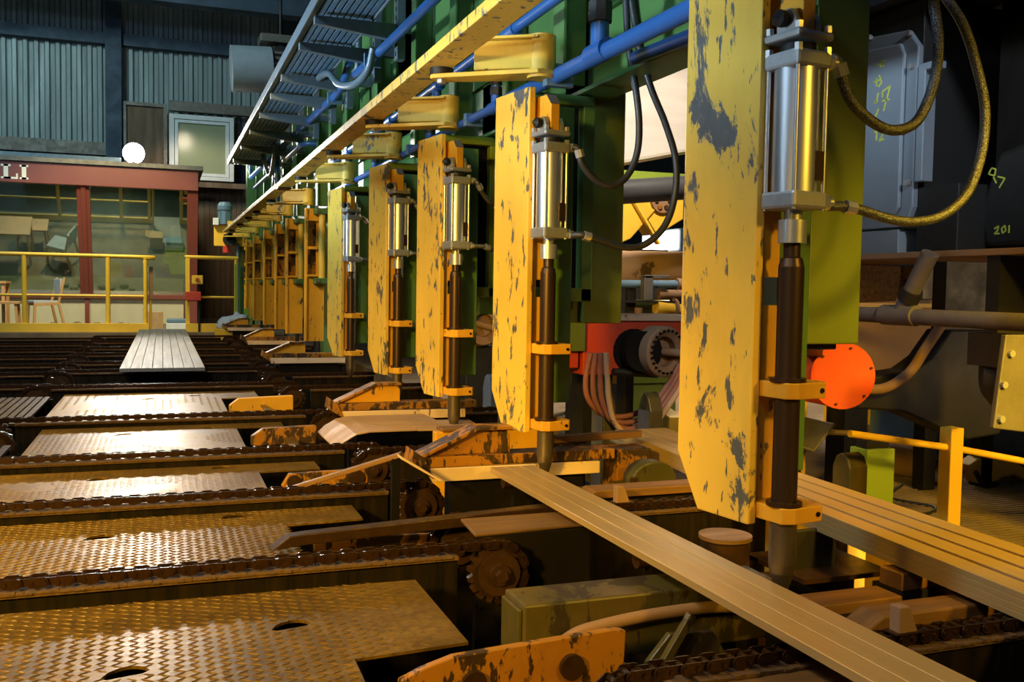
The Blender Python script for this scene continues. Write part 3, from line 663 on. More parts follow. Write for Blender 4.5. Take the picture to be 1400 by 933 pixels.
for L in range(4):
    for i in range(4):
        sl = (0.20 - i * 0.013) / 2.3
        k = steel_bar(1.925 + i * 0.085 - sl * 1.0, 0.9, 4.26 - 0.02 * L, 0.001 + 0.0165 * L, 0.07, 'flat bar in the stack right of the nearest column, layer %s, row %s' % (('one', 'two', 'three', 'four')[L], ('one', 'two', 'three', 'four')[i]), 'stack of flat bars', h=0.0155)
        k.rotation_euler.z = -math.atan(sl)
# ---- bent bare sheet and planks around the third column
mb = MB(); n = 14
top = [(0.80, -0.055), (0.84, -0.02), (0.90, 0.015), (0.97, 0.026), (1.40, 0.026)]
solo('bent_sheet', MB().prism(top + [(x, z - 0.005) for x, z in top[::-1]], 'y', 4.66, 5.25), M_SHEET, 'bare brown sheet with a bent left edge lying over the chain', 'sheet', loc=(0, 0, 0.004))
solo('loose_plate', MB().box(0, 0.34, 0, 0.34, 0, 0.006), M_SHEET, 'small loose steel plate on the bent brown sheet', 'plate', loc=(1.20, 4.60, 0.0325), rz=R_(-4))
solo('flat_plank', MB().box(1.22, 1.75, 5.42, 5.62, 0.005, 0.03), M_WOOD, 'flat brown plank behind the bent sheet', 'plank', bevel=0.003)
solo('yellow_beam', MB().box(1.18, 1.75, 4.20, 4.26, -0.85, 0.085), M_YEL2, 'speckled yellow beam end beside the second column foot', 'beam', bevel=0.004)
solo('wear_strip', MB().box(1.21, 1.75, 4.19, 4.30, 0.086, 0.10), M_WOOD, 'brown wear strip on top of the speckled yellow beam', 'strip', bevel=0.003)
# ---- pusher carriages with gusset and cream wear plate
def carriage(y, label, dx=0.0, cut=None, dz=0.0):
    t = thing('pusher_carriage', label, 'carriage', (0.95 + dx, y, -0.85), 0, 'pusher carriages under the columns')
    P = lambda poly: [(a - 0.95, b + 0.85 + dz) for a, b in poly]
    part('wear_plate', MB().prism(P([(0.99, -0.01), (1.71, -0.01), (1.71, 0.04), (0.96, 0.045)]), 'y', 0.0, 0.022), M_CRM, t, 0.003, 'cream wear plate')
    part('lower_beam', MB().prism(P([(0.955, 0.047), (1.78, 0.047), (1.78, 0.088), (0.93, 0.088)]), 'y', 0.004, 0.12), M_ORA, t, 0.003)
    part('side_gusset', MB().prism(P([(0.965, 0.09), (1.32, 0.09), (1.32, 0.16), (1.30, 0.185), (1.18, 0.185)]), 'y', 0.03, 0.045), M_ORA if y < 4 else M_YEL2, t, 0.002)
    part('top_strap', MB().prism(P([(0.955, 0.088), (1.175, 0.187), (1.32, 0.187), (1.32, 0.2), (1.17, 0.2), (0.935, 0.094)]), 'y', 0.0, 0.11), M_ORA, t, 0.002)
    part('nose_plate', MB().prism(P([(0.90, 0.062), (0.99, 0.005), (0.955, 0.088), (0.91, 0.12)]), 'y', -0.012, 0.12), M_ORA, t, 0.003)
    part('pedestal', MB().box(0.12, 0.70, 0.03, 0.11, 0.0, 0.838), M_BLACK, t)
carriage(3.56, 'rusty orange pusher carriage with cream wear plate under the second column')
carriage(5.34, 'yellow pusher carriage with cream wear plate before the third column', -0.03, dz=0.0)
carriage(9.45, 'yellow pusher carriage with cream wear plate under the first slotted column', 0.0)
carriage(12.5, 'small far yellow pusher carriage under the third slotted column', 0.03)
carriage(16.3, 'farthest small yellow pusher carriage beside the railing end', 0.02)
# bar and blocks beside the second column's peg
solo('packing_bar', MB().prism([(1.58, 0.09), (2.0, 0.10), (2.0, 0.13), (1.58, 0.118)], 'y', 3.74, 3.80), M_WOOD, 'long brown packing bar behind the second column peg', 'bar', bevel=0.004)
bk = thing('beam_block', 'rusty yellow block at the right end of the packing bars', 'block', (1.86, 3.58, -0.85))
part('body', MB().box(-0.06, 0.10, 0.0, 0.14, 0.0, 0.93), M_ORA, bk, 0.005)
part('flange', MB().box(-0.1, 0.12, -0.03, 0.0, 0.72, 0.80), M_OLB, bk, 0.004)
# ---- levers in the slots of the deck
def lever(name, loc, rz, poly, th, mat, label, bosses=(), flange=None, bev_=0.003):
    t = thing(name, label, 'lever', loc, rz)
    part('blade', MB().prism(poly, 'y', 0, th), mat, t, bev_)
    for x, z, r in bosses:
        part('pivot_boss', MB().cyl((x, -0.012, z), (x, th + 0.012, z), r, n=16), M_BROWN, t)
    if flange: part('foot_flange', MB().box(*flange), M_ORA, t, 0.003)
    return t
lever('kicker_lever', (0.47, 1.93, -0.17), R_(1.5), [(0.0, 0.0), (0.535, -0.02), (0.54, 0.13), (0.51, 0.137), (0.12, 0.123), (0.05, 0.105), (0.0, 0.085)], 0.022, M_ORA,
      'rusty orange kicker lever in the slot at the picture bottom', ((0.165, 0.06, 0.028), (0.40, 0.065, 0.03)), (0.12, 0.46, -0.07, 0.03, -0.03, -0.012))
lever('kicker_lever', (0.45, 3.02, -0.15), R_(1), [(0, 0), (0.42, 0), (0.42, 0.08), (0.08, 0.095), (0, 0.09)], 0.02, M_ORA, 'rusty orange kicker lever in the second slot under the dark bar', ((0.12, 0.05, 0.014),))
lever('kicker_lever', (0.46, 3.98, -0.10), R_(1), [(0, 0.02), (0.02, 0), (0.36, 0), (0.36, 0.075), (0.03, 0.07)], 0.03, M_ORA, 'rusty orange kicker lever with round end in the third slot', ((0.31, 0.04, 0.035), (0.05, 0.035, 0.03)))
lever('kicker_lever', (0.44, 5.15, -0.10), R_(2), [(0, 0), (0.34, 0), (0.34, 0.095), (0.06, 0.09), (0, 0.05)], 0.05, M_ORA, 'yellow kicker lever in the square slot of the fourth plate')
lever('kicker_lever', (0.42, 6.6, -0.11), R_(2), [(0, 0), (0.42, 0), (0.42, 0.105), (0.06, 0.095), (0, 0.05)], 0.06, M_YEL2, 'yellow kicker lever in the slot of the fifth plate')
solo('pusher_bar', MB().prism([(0, -0.02), (0.055, 0.018), (0.11, 0.021), (0.98, 0.038), (0.98, 0.0), (0.11, -0.012)], 'y', 0, 0.05), M_BROWN, 'long dark pointed pusher bar over the second slot', 'bar', bevel=0.003, loc=(0.30, 2.86, -0.02), rz=R_(5))
for yy in (2.92,): solo('bar_support', MB().box(0.95, 1.1, yy - 0.02, yy - 0.005, -0.85, -0.022), M_BLACK, 'dark support post below the long pointed pusher bar', 'post')
tb_ = thing('tilting_bar', 'brown tilting bar rising to a cream cap in the third slot', 'bar', (0.40, 3.66, -0.04))
part('bar', MB().bar((0, 0, 0.0), (0.44, -0.2, 0.165), 0.045, 0.018), M_WOOD, tb_, 0.003)
part('cap_plate', MB().prism([(0.42, 0.17), (0.57, 0.075), (0.57, 0.068), (0.42, 0.16)], 'y', -0.28, -0.19), M_CRM, tb_, 0.002)
part('post', MB().box(0.40, 0.43, -0.22, -0.19, -0.81, 0.15), M_BLACK, tb_)
# ---- right foreground
tp = [(0.885, 2.70), (1.27, 2.73), (1.245, 2.90), (0.90, 2.90)]
sp = thing('cover_plate', 'worn brown cover plate beside the second right sprocket', 'plate', (1.0, 2.8, -0.85))
part('top_sheet', MB().prism([(x - 1.0, y - 2.8) for x, y in tp], 'z', 0.848, 0.858), M_BENT, sp, 0.003)
part('front_skirt', MB().box(-0.11, 0.27, -0.095, -0.085, 0.0, 0.848), M_BLACK, sp)
sp = thing('cover_plate', 'worn brown cover plate at the bottom edge under the sliding bars', 'plate', (1.1, 1.5, -0.85))
part('top_sheet', MB().prism([(-0.24, -0.25), (0.34, -0.25), (0.28, 0.24), (-0.20, 0.24), (-0.24, 0.15)], 'z', 0.80, 0.812), M_BENT, sp, 0.004)
part('skirt', MB().box(-0.2, 0.3, 0.2, 0.215, 0.0, 0.80), M_BLACK, sp)
gb_ = thing('green_box_beam', 'oil stained green box beam in front of the nearest sprocket', 'beam', (0.815, 2.10, -0.85))
part('box_body', MB().box(0, 0.72, 0.0, 0.14, 0.68, 0.838), M_OLB, gb_, 0.006)
part('end_leg', MB().box(0, 0.09, 0.0, 0.14, 0.0, 0.68), M_OLB, gb_, 0.006)
part('end_cap', MB().box(-0.012, 0.0, 0.01, 0.13, 0.5, 0.825), M_OLB, gb_, 0.003)
part('far_leg', MB().box(0.60, 0.67, 0.0, 0.14, 0.0, 0.68), M_BLACK, gb_)
solo('brown_hose', MB().tube([(0.87, 2.075, -0.25), (0.873, 2.075, -0.17), (0.89, 2.075, -0.12), (0.93, 2.075, -0.09), (0.99, 2.075, -0.075), (1.15, 2.075, -0.06), (1.35, 2.075, -0.06), (1.5, 2.075, -0.09)], 0.0155, 12, 8), M_TANR, 'brown stiff hose curving along the green box beam', 'hose')
tg = thing('tipping_bracket', 'dirty yellow bracket plate under the sliding bars', 'bracket', (1.12, 2.0, -0.85))
part('plate', MB().prism([(-0.06, 0.5), (0.12, 0.5), (0.20, 0.70), (0.16, 0.76), (0.04, 0.765), (-0.02, 0.70)], 'y', 0, 0.02), M_OLB, tg, 0.003)
part('strut', MB().bar((-0.1, -0.03, 0.55), (0.08, -0.03, 0.82), 0.02, 0.02, (0, 1, 0)).box(-0.12, -0.09, -0.04, -0.02, 0.0, 0.72), M_OLB, tg, 0.002)
for i, (x, y, z, r) in enumerate(((1.22, 1.88, -0.22, 0.085), (1.30, 1.84, -0.26, 0.07), (1.16, 1.84, -0.25, 0.06))):
    solo('grease_heap', MB().blob((x, y, z), r * 1.3, r * 0.8, r * 0.7, 0.7, i + 20, 18, 12), M_BROWN, ('large glossy grease heap under the sliding bars', 'grease heap right of the large heap under the bars', 'small grease heap left of the large heap')[i], 'grease', 'grease heaps in the pit')
solo('heap_shelf', MB().box(1.05, 1.45, 1.78, 1.95, -0.85, -0.31), M_BLACK, 'dark shelf in the pit carrying the grease heaps', 'shelf')
def stop_dog(x, y, label, s=1.0):
    t = thing('stop_dog', label, 'stop', (x, y, -0.001), 0, 'stop dogs on the chains')
    part('finger', MB().prism([(-0.018 * s, 0), (0.035 * s, 0), (0.014 * s, 0.055 * s), (0.008 * s, 0.062 * s), (-0.018 * s, 0.062 * s)], 'y', -0.016, 0.016), M_TANR, t, 0.003)
    part('foot', MB().box(-0.03 * s, 0.05 * s, -0.02, 0.02, 0.0, 0.004), M_BROWN, t)
stop_dog(1.545, 1.655, 'small brown stop dog on the chain at the bottom right')
stop_dog(1.52, 3.0, 'small brown stop dog on the chain left of the nearest column foot')
stop_dog(1.83, 4.36, 'small pale stop dog on the chain beside the grey pointed guide posts', 1.1)
lb = thing('guide_bar', 'long brown guide bar lying at the lower right before the stop dog', 'bar', (1.56, 1.79, -0.85))
part('bar', MB().prism([(0.0, 0.795), (0.06, 0.832), (0.62, 0.832), (0.62, 0.79)], 'y', 0.0, 0.085), M_WOOD, lb, 0.006)
part('web', MB().box(0.03, 0.6, 0.02, 0.05, 0.0, 0.80), M_DARK, lb)
solo('flat_strip', MB().box(1.46, 1.87, 2.00, 2.10, -0.09, -0.06), M_WOOD, 'thin brown strip lying behind the long brown guide bar', 'strip', bevel=0.003)
solo('strip_bearer', MB().box(1.5, 1.85, 1.98, 2.09, -0.85, -0.091), M_DARK, 'dark bearer under the thin brown strip', 'bearer')
solo('timber_block', MB().box(0, 0.30, 0, 0.085, 0, 0.05), M_WOOD, 'short square timber block behind the guide bar', 'block', bevel=0.004, loc=(1.895, 2.03, -0.06), rz=R_(3))
solo('block_bearer', MB().box(1.89, 2.2, 2.03, 2.14, -0.85, -0.061), M_DARK, 'dark bearer under the square timber block', 'bearer')
solo('wedge_strip', MB().prism([(0, 0), (0.13, 0), (0.13, 0.02), (0.0, 0.012)], 'y', 0, 0.02), M_WOOD, 'thin wedge strip right of the square timber block', 'wedge', loc=(2.07, 1.98, -0.0601), rz=R_(4))
solo('wedge_bearer', MB().box(2.0, 2.25, 1.94, 2.02, -0.85, -0.0605), M_DARK, 'dark bearer under the thin wedge strip', 'bearer')
rl = thing('bed_roller', 'round topped brown bed roller below the nearest column', 'roller', (1.70, 2.60, -0.85))
part('drum', MB().cyl((0, 0, 0.72), (0, 0, 0.81), 0.078, n=32), M_BROWN, rl)
part('top_disc', MB().cyl((0, 0, 0.81), (0, 0, 0.822), 0.085, n=32), M_BENT, rl)
part('stem', MB().cyl((0, 0, 0.0), (0, 0, 0.72), 0.05), M_BLACK, rl)
solo('roller_table', MB().box(1.55, 2.1, 2.46, 2.50, -0.85, -0.13).box(1.82, 2.15, 2.35, 2.66, -0.13, -0.115), M_BROWN, 'low brown shelf beside the round bed roller', 'shelf')
solo('packing_timber', MB().prism([(1.44, 0.005), (1.47, 0.026), (2.05, 0.026), (2.05, -0.005), (1.44, -0.005)], 'y', 3.09, 3.19), M_WOOD, 'long brown timber lying behind the chain left of the nearest column foot', 'timber', bevel=0.004)
solo('timber_bearer', MB().box(1.5, 2.05, 3.11, 3.17, -0.85, -0.006), M_BLACK, 'dark bearer under the long brown timber', 'bearer')
bo = thing('bolster_post', 'olive bolster post with rounded top between the first two columns', 'post', (1.86, 3.36, -0.85))
arc = [(-0.10, 0.62), (0.09, 0.62), (0.10, 0.84)] + [(0.10 * math.cos(R_(a_)), 0.84 + 0.075 * math.sin(R_(a_))) for a_ in range(15, 166, 15)] + [(-0.10, 0.84)]
part('post_body', MB().prism(arc, 'y', 0, 0.09), M_OLB, bo, 0.006)
part('rib', MB().box(-0.115, -0.085, -0.012, 0.0, 0.62, 0.86), M_BROWN, bo, 0.003)
part('leg', MB().box(-0.05, 0.05, 0.02, 0.07, 0.0, 0.62), M_BLACK, bo)
solo('bearing_block', MB().box(1.57, 1.80, 3.42, 3.52, -0.85, -0.05), M_OLB, 'olive bearing block left of the bolster post', 'block', bevel=0.008)
dp = thing('dark_guard', 'dark rounded guard sheet behind the nearest column peg', 'guard', (1.93, 2.45, -0.85))
g = [(-0.14, 0.3), (0.09, 0.3), (0.09, 0.80), (0.06, 0.845), (0.02, 0.86), (-0.14, 0.86)]
part('sheet', MB().prism(g, 'y', 0, 0.015), M_DARK, dp, 0.006)
part('stay', MB().box(-0.04, 0.0, 0.02, 0.05, 0.0, 0.6), M_BLACK, dp)
solo('cream_post', MB().box(2.255, 2.335, 2.68, 2.76, -0.85, -0.01), M_CRM, 'cream painted post under the bar stack right of the peg', 'post', bevel=0.004)
solo('yellow_box', MB().box(2.44, 2.5, 2.6, 3.6, -0.85, -0.12), M_YELR, 'yellow side panel under the bar stack', 'panel', bevel=0.004)
cl = thing('clamp_head', 'grey rounded clamp head at the right picture edge', 'clamp', (2.24, 1.86, -0.85))
part('head', MB().prism([(-0.05, 0.75), (0.08, 0.75), (0.08, 0.885), (-0.03, 0.885), (-0.05, 0.865)], 'y', 0, 0.06), M_PALE, cl, 0.006)
part('stem', MB().box(-0.02, 0.05, 0.01, 0.05, 0, 0.75), M_TANR, cl, 0.003)
# ================================================================== STOP COLUMNS WITH CYLINDERS
PHI = R_(9)
def make_column(label, loc, w, H=1.55):
    t = thing('stop_column', label, 'column', loc, PHI, 'yellow stop columns with cylinders')
    part('face_plate', MB().prism([(0, 0.175), (0.19, 0.175), (w, 0.32), (w, H - 0.0), (0, H)], 'x', 0, 0.028), M_YEL, t, 0.004)
    part('web_plate', MB().prism([(0.028, 0.20), (0.112, 0.20), (0.112, 0.72), (0.062, 0.72), (0.062, 0.79), (0.112, 0.79), (0.112, H - 0.03), (0.028, H - 0.03)], 'y', 0.03, 0.05), M_YEL2, t, 0.002)
    part('hanger_block', MB().prism([(0.03, H - 0.185), (-0.085, H - 0.185), (-0.085, H - 0.075), (-0.05, H - 0.035), (0.03, H - 0.035)], 'x', 0.048, 0.088), M_YEL2, t, 0.003)
    part('hanger_cap', MB().prism([(-0.0865, H - 0.074), (-0.05, H - 0.0335), (-0.03, H - 0.0335), (-0.03, H - 0.035), (-0.05, H - 0.036), (-0.0855, H - 0.0755)], 'x', 0.046, 0.09), M_GREYP, t)
    for z in (0.19, 0.495):
        mb = MB().prism([(0.03, 0.04), (0.03, -0.085), (0.06, -0.10), (0.15, -0.10), (0.168, -0.08), (0.168, 0.04)], 'z', z, z + 0.04)
        gb = part('guide_bracket', mb, M_YEL2, t, 0.003)
        part('bush', MB().cyl((0.067, -0.054, z + 0.04), (0.067, -0.054, z + 0.05), 0.044, n=20), M_BROWN, gb)
        part('screw', MB().cyl((0.135, -0.1, z + 0.02), (0.135, -0.104, z + 0.02), 0.006, n=10), M_BLACK, gb)
    cx, cy = 0.067, -0.054
    cy_ = part('air_cylinder', MB().cyl((cx, cy, 0.99), (cx, cy, 1.29), 0.0535, n=32), M_CHR, t)
    for z0, z1, s in ((1.285, 1.325, 0.057), (1.35, 1.37, 0.059), (0.952, 0.995, 0.056)):
        part('end_cap', MB().box(cx - s, cx + s, cy - s, cy + s, z0, z1), M_STL, cy_, 0.008)
    part('head_core', MB().cyl((cx, cy, 1.318), (cx, cy, 1.345), 0.042, n=20), M_DARK, cy_)
    for sx in (-1, 1):
        for sy in (-1, 1):
            x, y = cx + sx * 0.047, cy + sy * 0.047
            part('tie_rod', MB().cyl((x, y, 0.95), (x, y, 1.335), 0.0055, n=10), M_SILV, cy_)
            part('nut', MB().cyl((x, y, 1.37), (x, y, 1.386), 0.010, n=6).cyl((x, y, 1.318), (x, y, 1.336), 0.0105, n=6), M_SILV, cy_)
    for sx in (-1, 1):
        part('clevis_lug', MB().prism([(cy - 0.03, 1.37), (cy + 0.03, 1.37), (cy + 0.03, 1.40), (cy + 0.015, 1.425), (cy - 0.015, 1.425), (cy - 0.03, 1.40)], 'x', cx + sx * 0.034 - 0.009, cx + sx * 0.034 + 0.009), M_STL, cy_, 0.002)
    part('clevis_pin', MB().lathe((cx - 0.075, cy, 1.40), (1, 0, 0), [(0.0, -0.012), (0.012, 0.0), (0.02, 0.006), (0.02, 0.022), (0.014, 0.024), (0.014, 0.13), (0.0, 0.13)], 18), M_DARK, cy_)
    part('name_plate', MB().box(cx + 0.014, cx + 0.04, cy - 0.0545, cy - 0.0525, 1.02, 1.09), M_ROD, cy_)
    for z, k in ((1.307, 1), (0.973, 0)):
        f = MB().cyl((cx + 0.054, cy - 0.03, z), (cx + 0.076, cy - 0.034, z), 0.019, n=6).cyl((cx + 0.078, cy - 0.034, z), (cx + 0.09, cy - 0.036, z), 0.012, n=12)
        part('port_fitting', f, M_SILV, cy_)
    part('rod_collar', MB().lathe((cx, cy, 0.0), (0, 0, 1), [(0, 0.955), (0.021, 0.955), (0.021, 0.93), (0.034, 0.928), (0.034, 0.872), (0.0, 0.872)][::-1], 20), M_SILV, t)
    part('guide_rod', MB().lathe((cx, cy, 0.0), (0, 0, 1), [(0, 0.175), (0.031, 0.175), (0.031, 0.815), (0.026, 0.835), (0.02, 0.84), (0.02, 0.872)], 24), M_ROD, t)
    part('peg', MB().lathe((cx, cy, 0.0), (0, 0, 1), [(0, 0.002), (0.016, 0.018), (0.030, 0.062), (0.033, 0.085), (0.033, 0.19)], 24), M_PEG, t)
    return t
COLS = [(1.36, 1.984, 0.278), (1.36, 3.538, 0.284), (1.36, 4.806, 0.305), (1.36, 6.10, 0.312), (1.36, 7.739, 0.345)]
for i, (x, y, w) in enumerate(COLS):
    make_column('chipped yellow column with chrome air cylinder and pointed peg, %s of five from the camera' % NTH[i], (x, y, 0), w)
# braided and rubber hoses
H = [('braided_hose', M_BRAID, 0.0135, [(1.525, 1.925, 1.318), (1.545, 1.93, 1.309), (1.56, 1.93, 1.271), (1.589, 1.93, 1.221), (1.657, 1.93, 1.176), (1.726, 1.93, 1.163), (1.794, 1.93, 1.194), (1.839, 1.93, 1.287), (1.85, 1.93, 1.389), (1.828, 1.93, 1.496), (1.80, 1.95, 1.70), (1.80, 2.1, 1.9)], 'braided hose looping from the top of the nearest cylinder'),
     ('braided_hose', M_BRAID, 0.0125, [(1.525, 1.925, 0.965), (1.578, 1.93, 0.966), (1.633, 1.93, 0.959), (1.713, 1.93, 0.942), (1.795, 1.93, 0.938), (1.884, 1.93, 0.957), (1.964, 1.93, 1.017), (2.007, 1.93, 1.123), (2.013, 1.93, 1.237), (1.978, 1.93, 1.346), (1.923, 1.93, 1.452), (1.85, 1.98, 1.60), (1.82, 2.1, 1.9)], 'braided hose swinging wide from the bottom of the nearest cylinder'),
     ('rubber_hose', M_RUB, 0.014, [(1.515, 3.46, 1.312), (1.535, 3.45, 1.301), (1.552, 3.45, 1.245), (1.614, 3.45, 1.185), (1.688, 3.45, 1.169), (1.752, 3.45, 1.213), (1.792, 3.45, 1.303), (1.799, 3.45, 1.42), (1.779, 3.45, 1.563), (1.759, 3.48, 1.734), (1.75, 3.5, 1.95)], 'black rubber hose looping from the top of the second cylinder'),
     ('rubber_hose', M_RUB, 0.014, [(1.515, 3.45, 0.965), (1.551, 3.42, 0.965), (1.637, 3.42, 0.945), (1.718, 3.42, 0.925), (1.816, 3.42, 0.936), (1.907, 3.42, 1.013), (1.951, 3.42, 1.133), (1.953, 3.42, 1.28), (1.902, 3.42, 1.423), (1.832, 3.42, 1.562), (1.785, 3.44, 1.728), (1.77, 3.5, 1.95)], 'black rubber hose swinging wide from the bottom of the second cylinder')]
for k, y in enumerate((4.806, 6.10, 7.739)):
    w_ = ('third', 'fourth', 'fifth')[k]
    H.append(('braided_hose', M_BRAID, 0.012, [(1.52, y - 0.08, 1.31), (1.54, y - 0.08, 1.29), (1.575, y - 0.06, 1.24), (1.63, y - 0.04, 1.20), (1.69, y - 0.03, 1.24), (1.71, y, 1.4)], 'short braided hose at the top of the %s cylinder' % w_))
    H.append(('braided_hose', M_BRAID, 0.012, [(1.52, y - 0.08, 0.97), (1.58, y - 0.08, 0.97), (1.64, y - 0.06, 0.955), (1.70, y - 0.02, 0.97), (1.73, y + 0.02, 1.05)], 'short braided hose at the bottom of the %s cylinder' % w_))
for nm, m_, r_, pts, lab in H:
    t = thing(nm, lab, 'hose', pts[0], 0, 'hoses of the cylinders'); o0 = Vector(pts[0])
    rel = [tuple(Vector(p) - o0) for p in pts]
    part('sleeve', MB().tube(rel, r_, 12, 8), m_, t)
    part('elbow_fitting', MB().tube([(-0.015, 0, 0.0)] + rel[:2] + [rel[2]] if False else [(-0.014, 0, 0), rel[0], rel[1]], r_ * 0.9, 10, 4).cyl(rel[1], tuple(Vector(rel[1]) + (Vector(rel[2]) - Vector(rel[1])).normalized() * 0.03), r_ * 1.35, n=8), M_SILV, t)
# ================================================================== SLOTTED COLUMNS FARTHER BACK
def make_slotted(label, loc):
    t = thing('slotted_column', label, 'column', loc, PHI, 'slotted yellow columns at the back')
    part('edge_flange', MB().box(0, 0.022, 0, 0.048, 0.17, 1.56), M_YEL2, t, 0.003)
    mb = MB()
    for x0, x1, z0, z1 in ((0.022, 0.035, 0.85, 1.56), (0.125, 0.205, 0.85, 1.56), (0.035, 0.125, 1.43, 1.56), (0.035, 0.125, 1.135, 1.165), (0.022, 0.21, 0.17, 0.85), (0.035, 0.125, 0.85, 0.87)):
        mb.box(x0, x1, 0.03, 0.045, z0, z1)
    part('web_plate', mb, M_YEL2, t)
    part('back_plate', MB().box(0.022, 0.21, 0.10, 0.11, 0.85, 1.5), M_ORA, t)
    for z in (0.85, 1.135, 1.43): part('cross_rib', MB().box(0.022, 0.13, -0.005, 0.03, z, z + 0.02), M_YEL2, t)
    part('lift_tube', MB().cyl((0.17, -0.02, 0.83), (0.17, -0.02, 1.5), 0.036, n=16), M_BEAM, t)
    for z in (0.775, 1.5):
        g = part('green_bracket', MB().box(0.09, 0.23, -0.07, 0.03, z, z + 0.06), M_GRN, t, 0.006)
        part('bracket_bolt', MB().cyl((0.115, -0.07, z + 0.03), (0.115, -0.085, z + 0.03), 0.016, n=8), M_GREYP, g)
    part('foot_pin', MB().cyl((0.13, -0.02, 0.0), (0.13, -0.02, 0.17), 0.022, n=12), M_DARK, t)
    return t
SLY = [10.07, 11.7, 12.87, 14.4, 16.1, 17.6, 19.1]
for i, y in enumerate(SLY):
    make_slotted('yellow column with two rectangular openings and a lift tube, %s of seven from the camera' % NTH[i], (1.4, y, 0))
# ================================================================== SWING ARMS AND TIE BARS
def make_arm(label, loc):
    t = thing('swing_arm', label, 'arm', loc, R_(-33), 'swing arms under the tie bars')
    part('pivot_tube', MB().cyl((0, 0, 0.0), (0, 0, 0.17), 0.058, n=24), M_BEAM, t)
    part('arm_box', MB().box(-0.27, -0.02, -0.05, 0.05, 0.035, 0.15), M_BEAM, t, 0.006)
    part('top_flange', MB().box(-0.27, 0.0, -0.075, 0.075, 0.15, 0.162), M_BEAM, t, 0.003)
    part('bottom_strap', MB().prism([(-0.46, -0.03), (-0.44, -0.045), (0.0, -0.075), (0.055, -0.03), (0.055, 0.03), (0.0, 0.075), (-0.44, 0.045), (-0.46, 0.03)], 'z', 0.01, 0.028), M_BEAM, t, 0.003)
    part('link_roller', MB().cyl((-0.42, 0, 0.028), (-0.42, 0, 0.055), 0.05, n=20), M_DARK, t)
    part('roller_bolt', MB().cyl((-0.42, 0, -0.004), (-0.42, 0, 0.01), 0.02, n=6), M_STL, t)
    part('grease_cap', MB().cyl((0, 0, 0.17), (0, 0, 0.178), 0.035, n=16), M_GREYP, t)
    return t
AY = [3.62, 4.95, 6.25, 7.88, 10.2, 11.85, 13.0, 14.5, 16.2, 17.7]
for i, y in enumerate(AY):
    make_arm('yellow box swing arm under the slanting tie bar, %s of ten from the camera' % NTH[i], (1.44, y, 1.60))
tbm = thing('tie_bar', 'long chipped yellow tie bar linking the nearer swing arms', 'bar', (1.0, 0.6, 1.655), 0)
part('bar', MB().box(0, 0.125, 0, 8.55, 0, 0.045), M_YEL, tbm, 0.004)
part('joint_plate', MB().box(0.0, 0.125, 8.4, 8.6, -0.012, 0.0), M_BROWN, tbm, 0.003)
tbm = thing('tie_bar', 'second yellow tie bar linking the farther swing arms to the motor', 'bar', (1.0, 9.22, 1.66), 0)
part('bar', MB().box(0, 0.125, 0, 8.2, 0, 0.045), M_YEL, tbm, 0.004)
gm = thing('gear_motor', 'blue grey motor on a yellow bracket at the far end of the tie bar', 'motor', (1.05, 18.1, 1.45))
part('bracket_plate', MB().box(-0.17, 0.36, 0.0, 0.03, 0.0, 0.38).box(0.06, 0.20, -0.15, 0.0, 0.1, 0.45), M_YELR, gm, 0.005)
part('motor_body', MB().lathe((0.02, -0.02, 0.39), (0, 0, 1), [(0, 0), (0.11, 0), (0.11, 0.24), (0.13, 0.26), (0.13, 0.33), (0.09, 0.4), (0, 0.41)], 20), M_BLUG, gm)
for k in range(8):
    a_ = 2 * math.pi * k / 8; part('cooling_fin', MB().bar((0.02 + 0.112 * math.cos(a_), -0.02 + 0.112 * math.sin(a_), 0.40), (0.02 + 0.112 * math.cos(a_), -0.02 + 0.112 * math.sin(a_), 0.62), 0.012, 0.018, (math.cos(a_), math.sin(a_), 0)), M_BLUG, gm)
part('terminal_box', MB().box(-0.19, -0.09, -0.1, 0.0, 0.37, 0.5), M_WHITE, gm, 0.008)
part('gear_flange', MB().cyl((0.10, -0.15, 0.12), (0.10, 0.0, 0.12), 0.12, n=20), M_DARK, gm)
part('red_cap', MB().cyl((0.04, -0.05, -0.12), (0.04, -0.05, 0.0), 0.06, n=14), M_REDP, gm)
part('post', MB().box(0.28, 0.36, 0.03, 0.1, -1.52, 0.38), M_GRN, gm, 0.004)
part('drop_pipe', MB().cyl((0.24, -0.06, -1.5), (0.24, -0.06, 0.05), 0.03, n=12), M_GALV, gm)
gs = thing('guide_hook', 'lime green guide hook standing at the far end of the columns', 'hook', (1.2, 16.75, -0.85))
part('upright', MB().box(-0.05, 0.0, 0, 0.05, 1.0, 1.95), M_LIME, gs, 0.004)
part('foot', MB().box(0.0, 0.1, 0, 0.05, 1.0, 1.07), M_LIME, gs, 0.004)
part('stand', MB().box(0.1, 0.19, 0, 0.06, 0.0, 1.2), M_LIME, gs, 0.004)
for i, (x, y, z, r) in enumerate(((1.05, 16.6, 0.10, 0.13), (1.22, 16.5, 0.14, 0.12), (0.95, 16.55, 0.06, 0.08))):
    solo('rag_heap', MB().blob((x, y, z), r * 1.3, r, r, 0.7, 40 + i), M_CUSH, ('pale crumpled rag heap at the foot of the guide hook', 'upper crumpled rag in the heap by the guide hook', 'small crumpled rag left of the heap by the guide hook')[i], 'rag', 'rags by the guide hook')
solo('rag_shelf', MB().box(0.82, 1.38, 16.4, 16.72, -0.85, 0.015), M_YELR, 'yellow ledge carrying the rags at the far end', 'ledge', bevel=0.004)
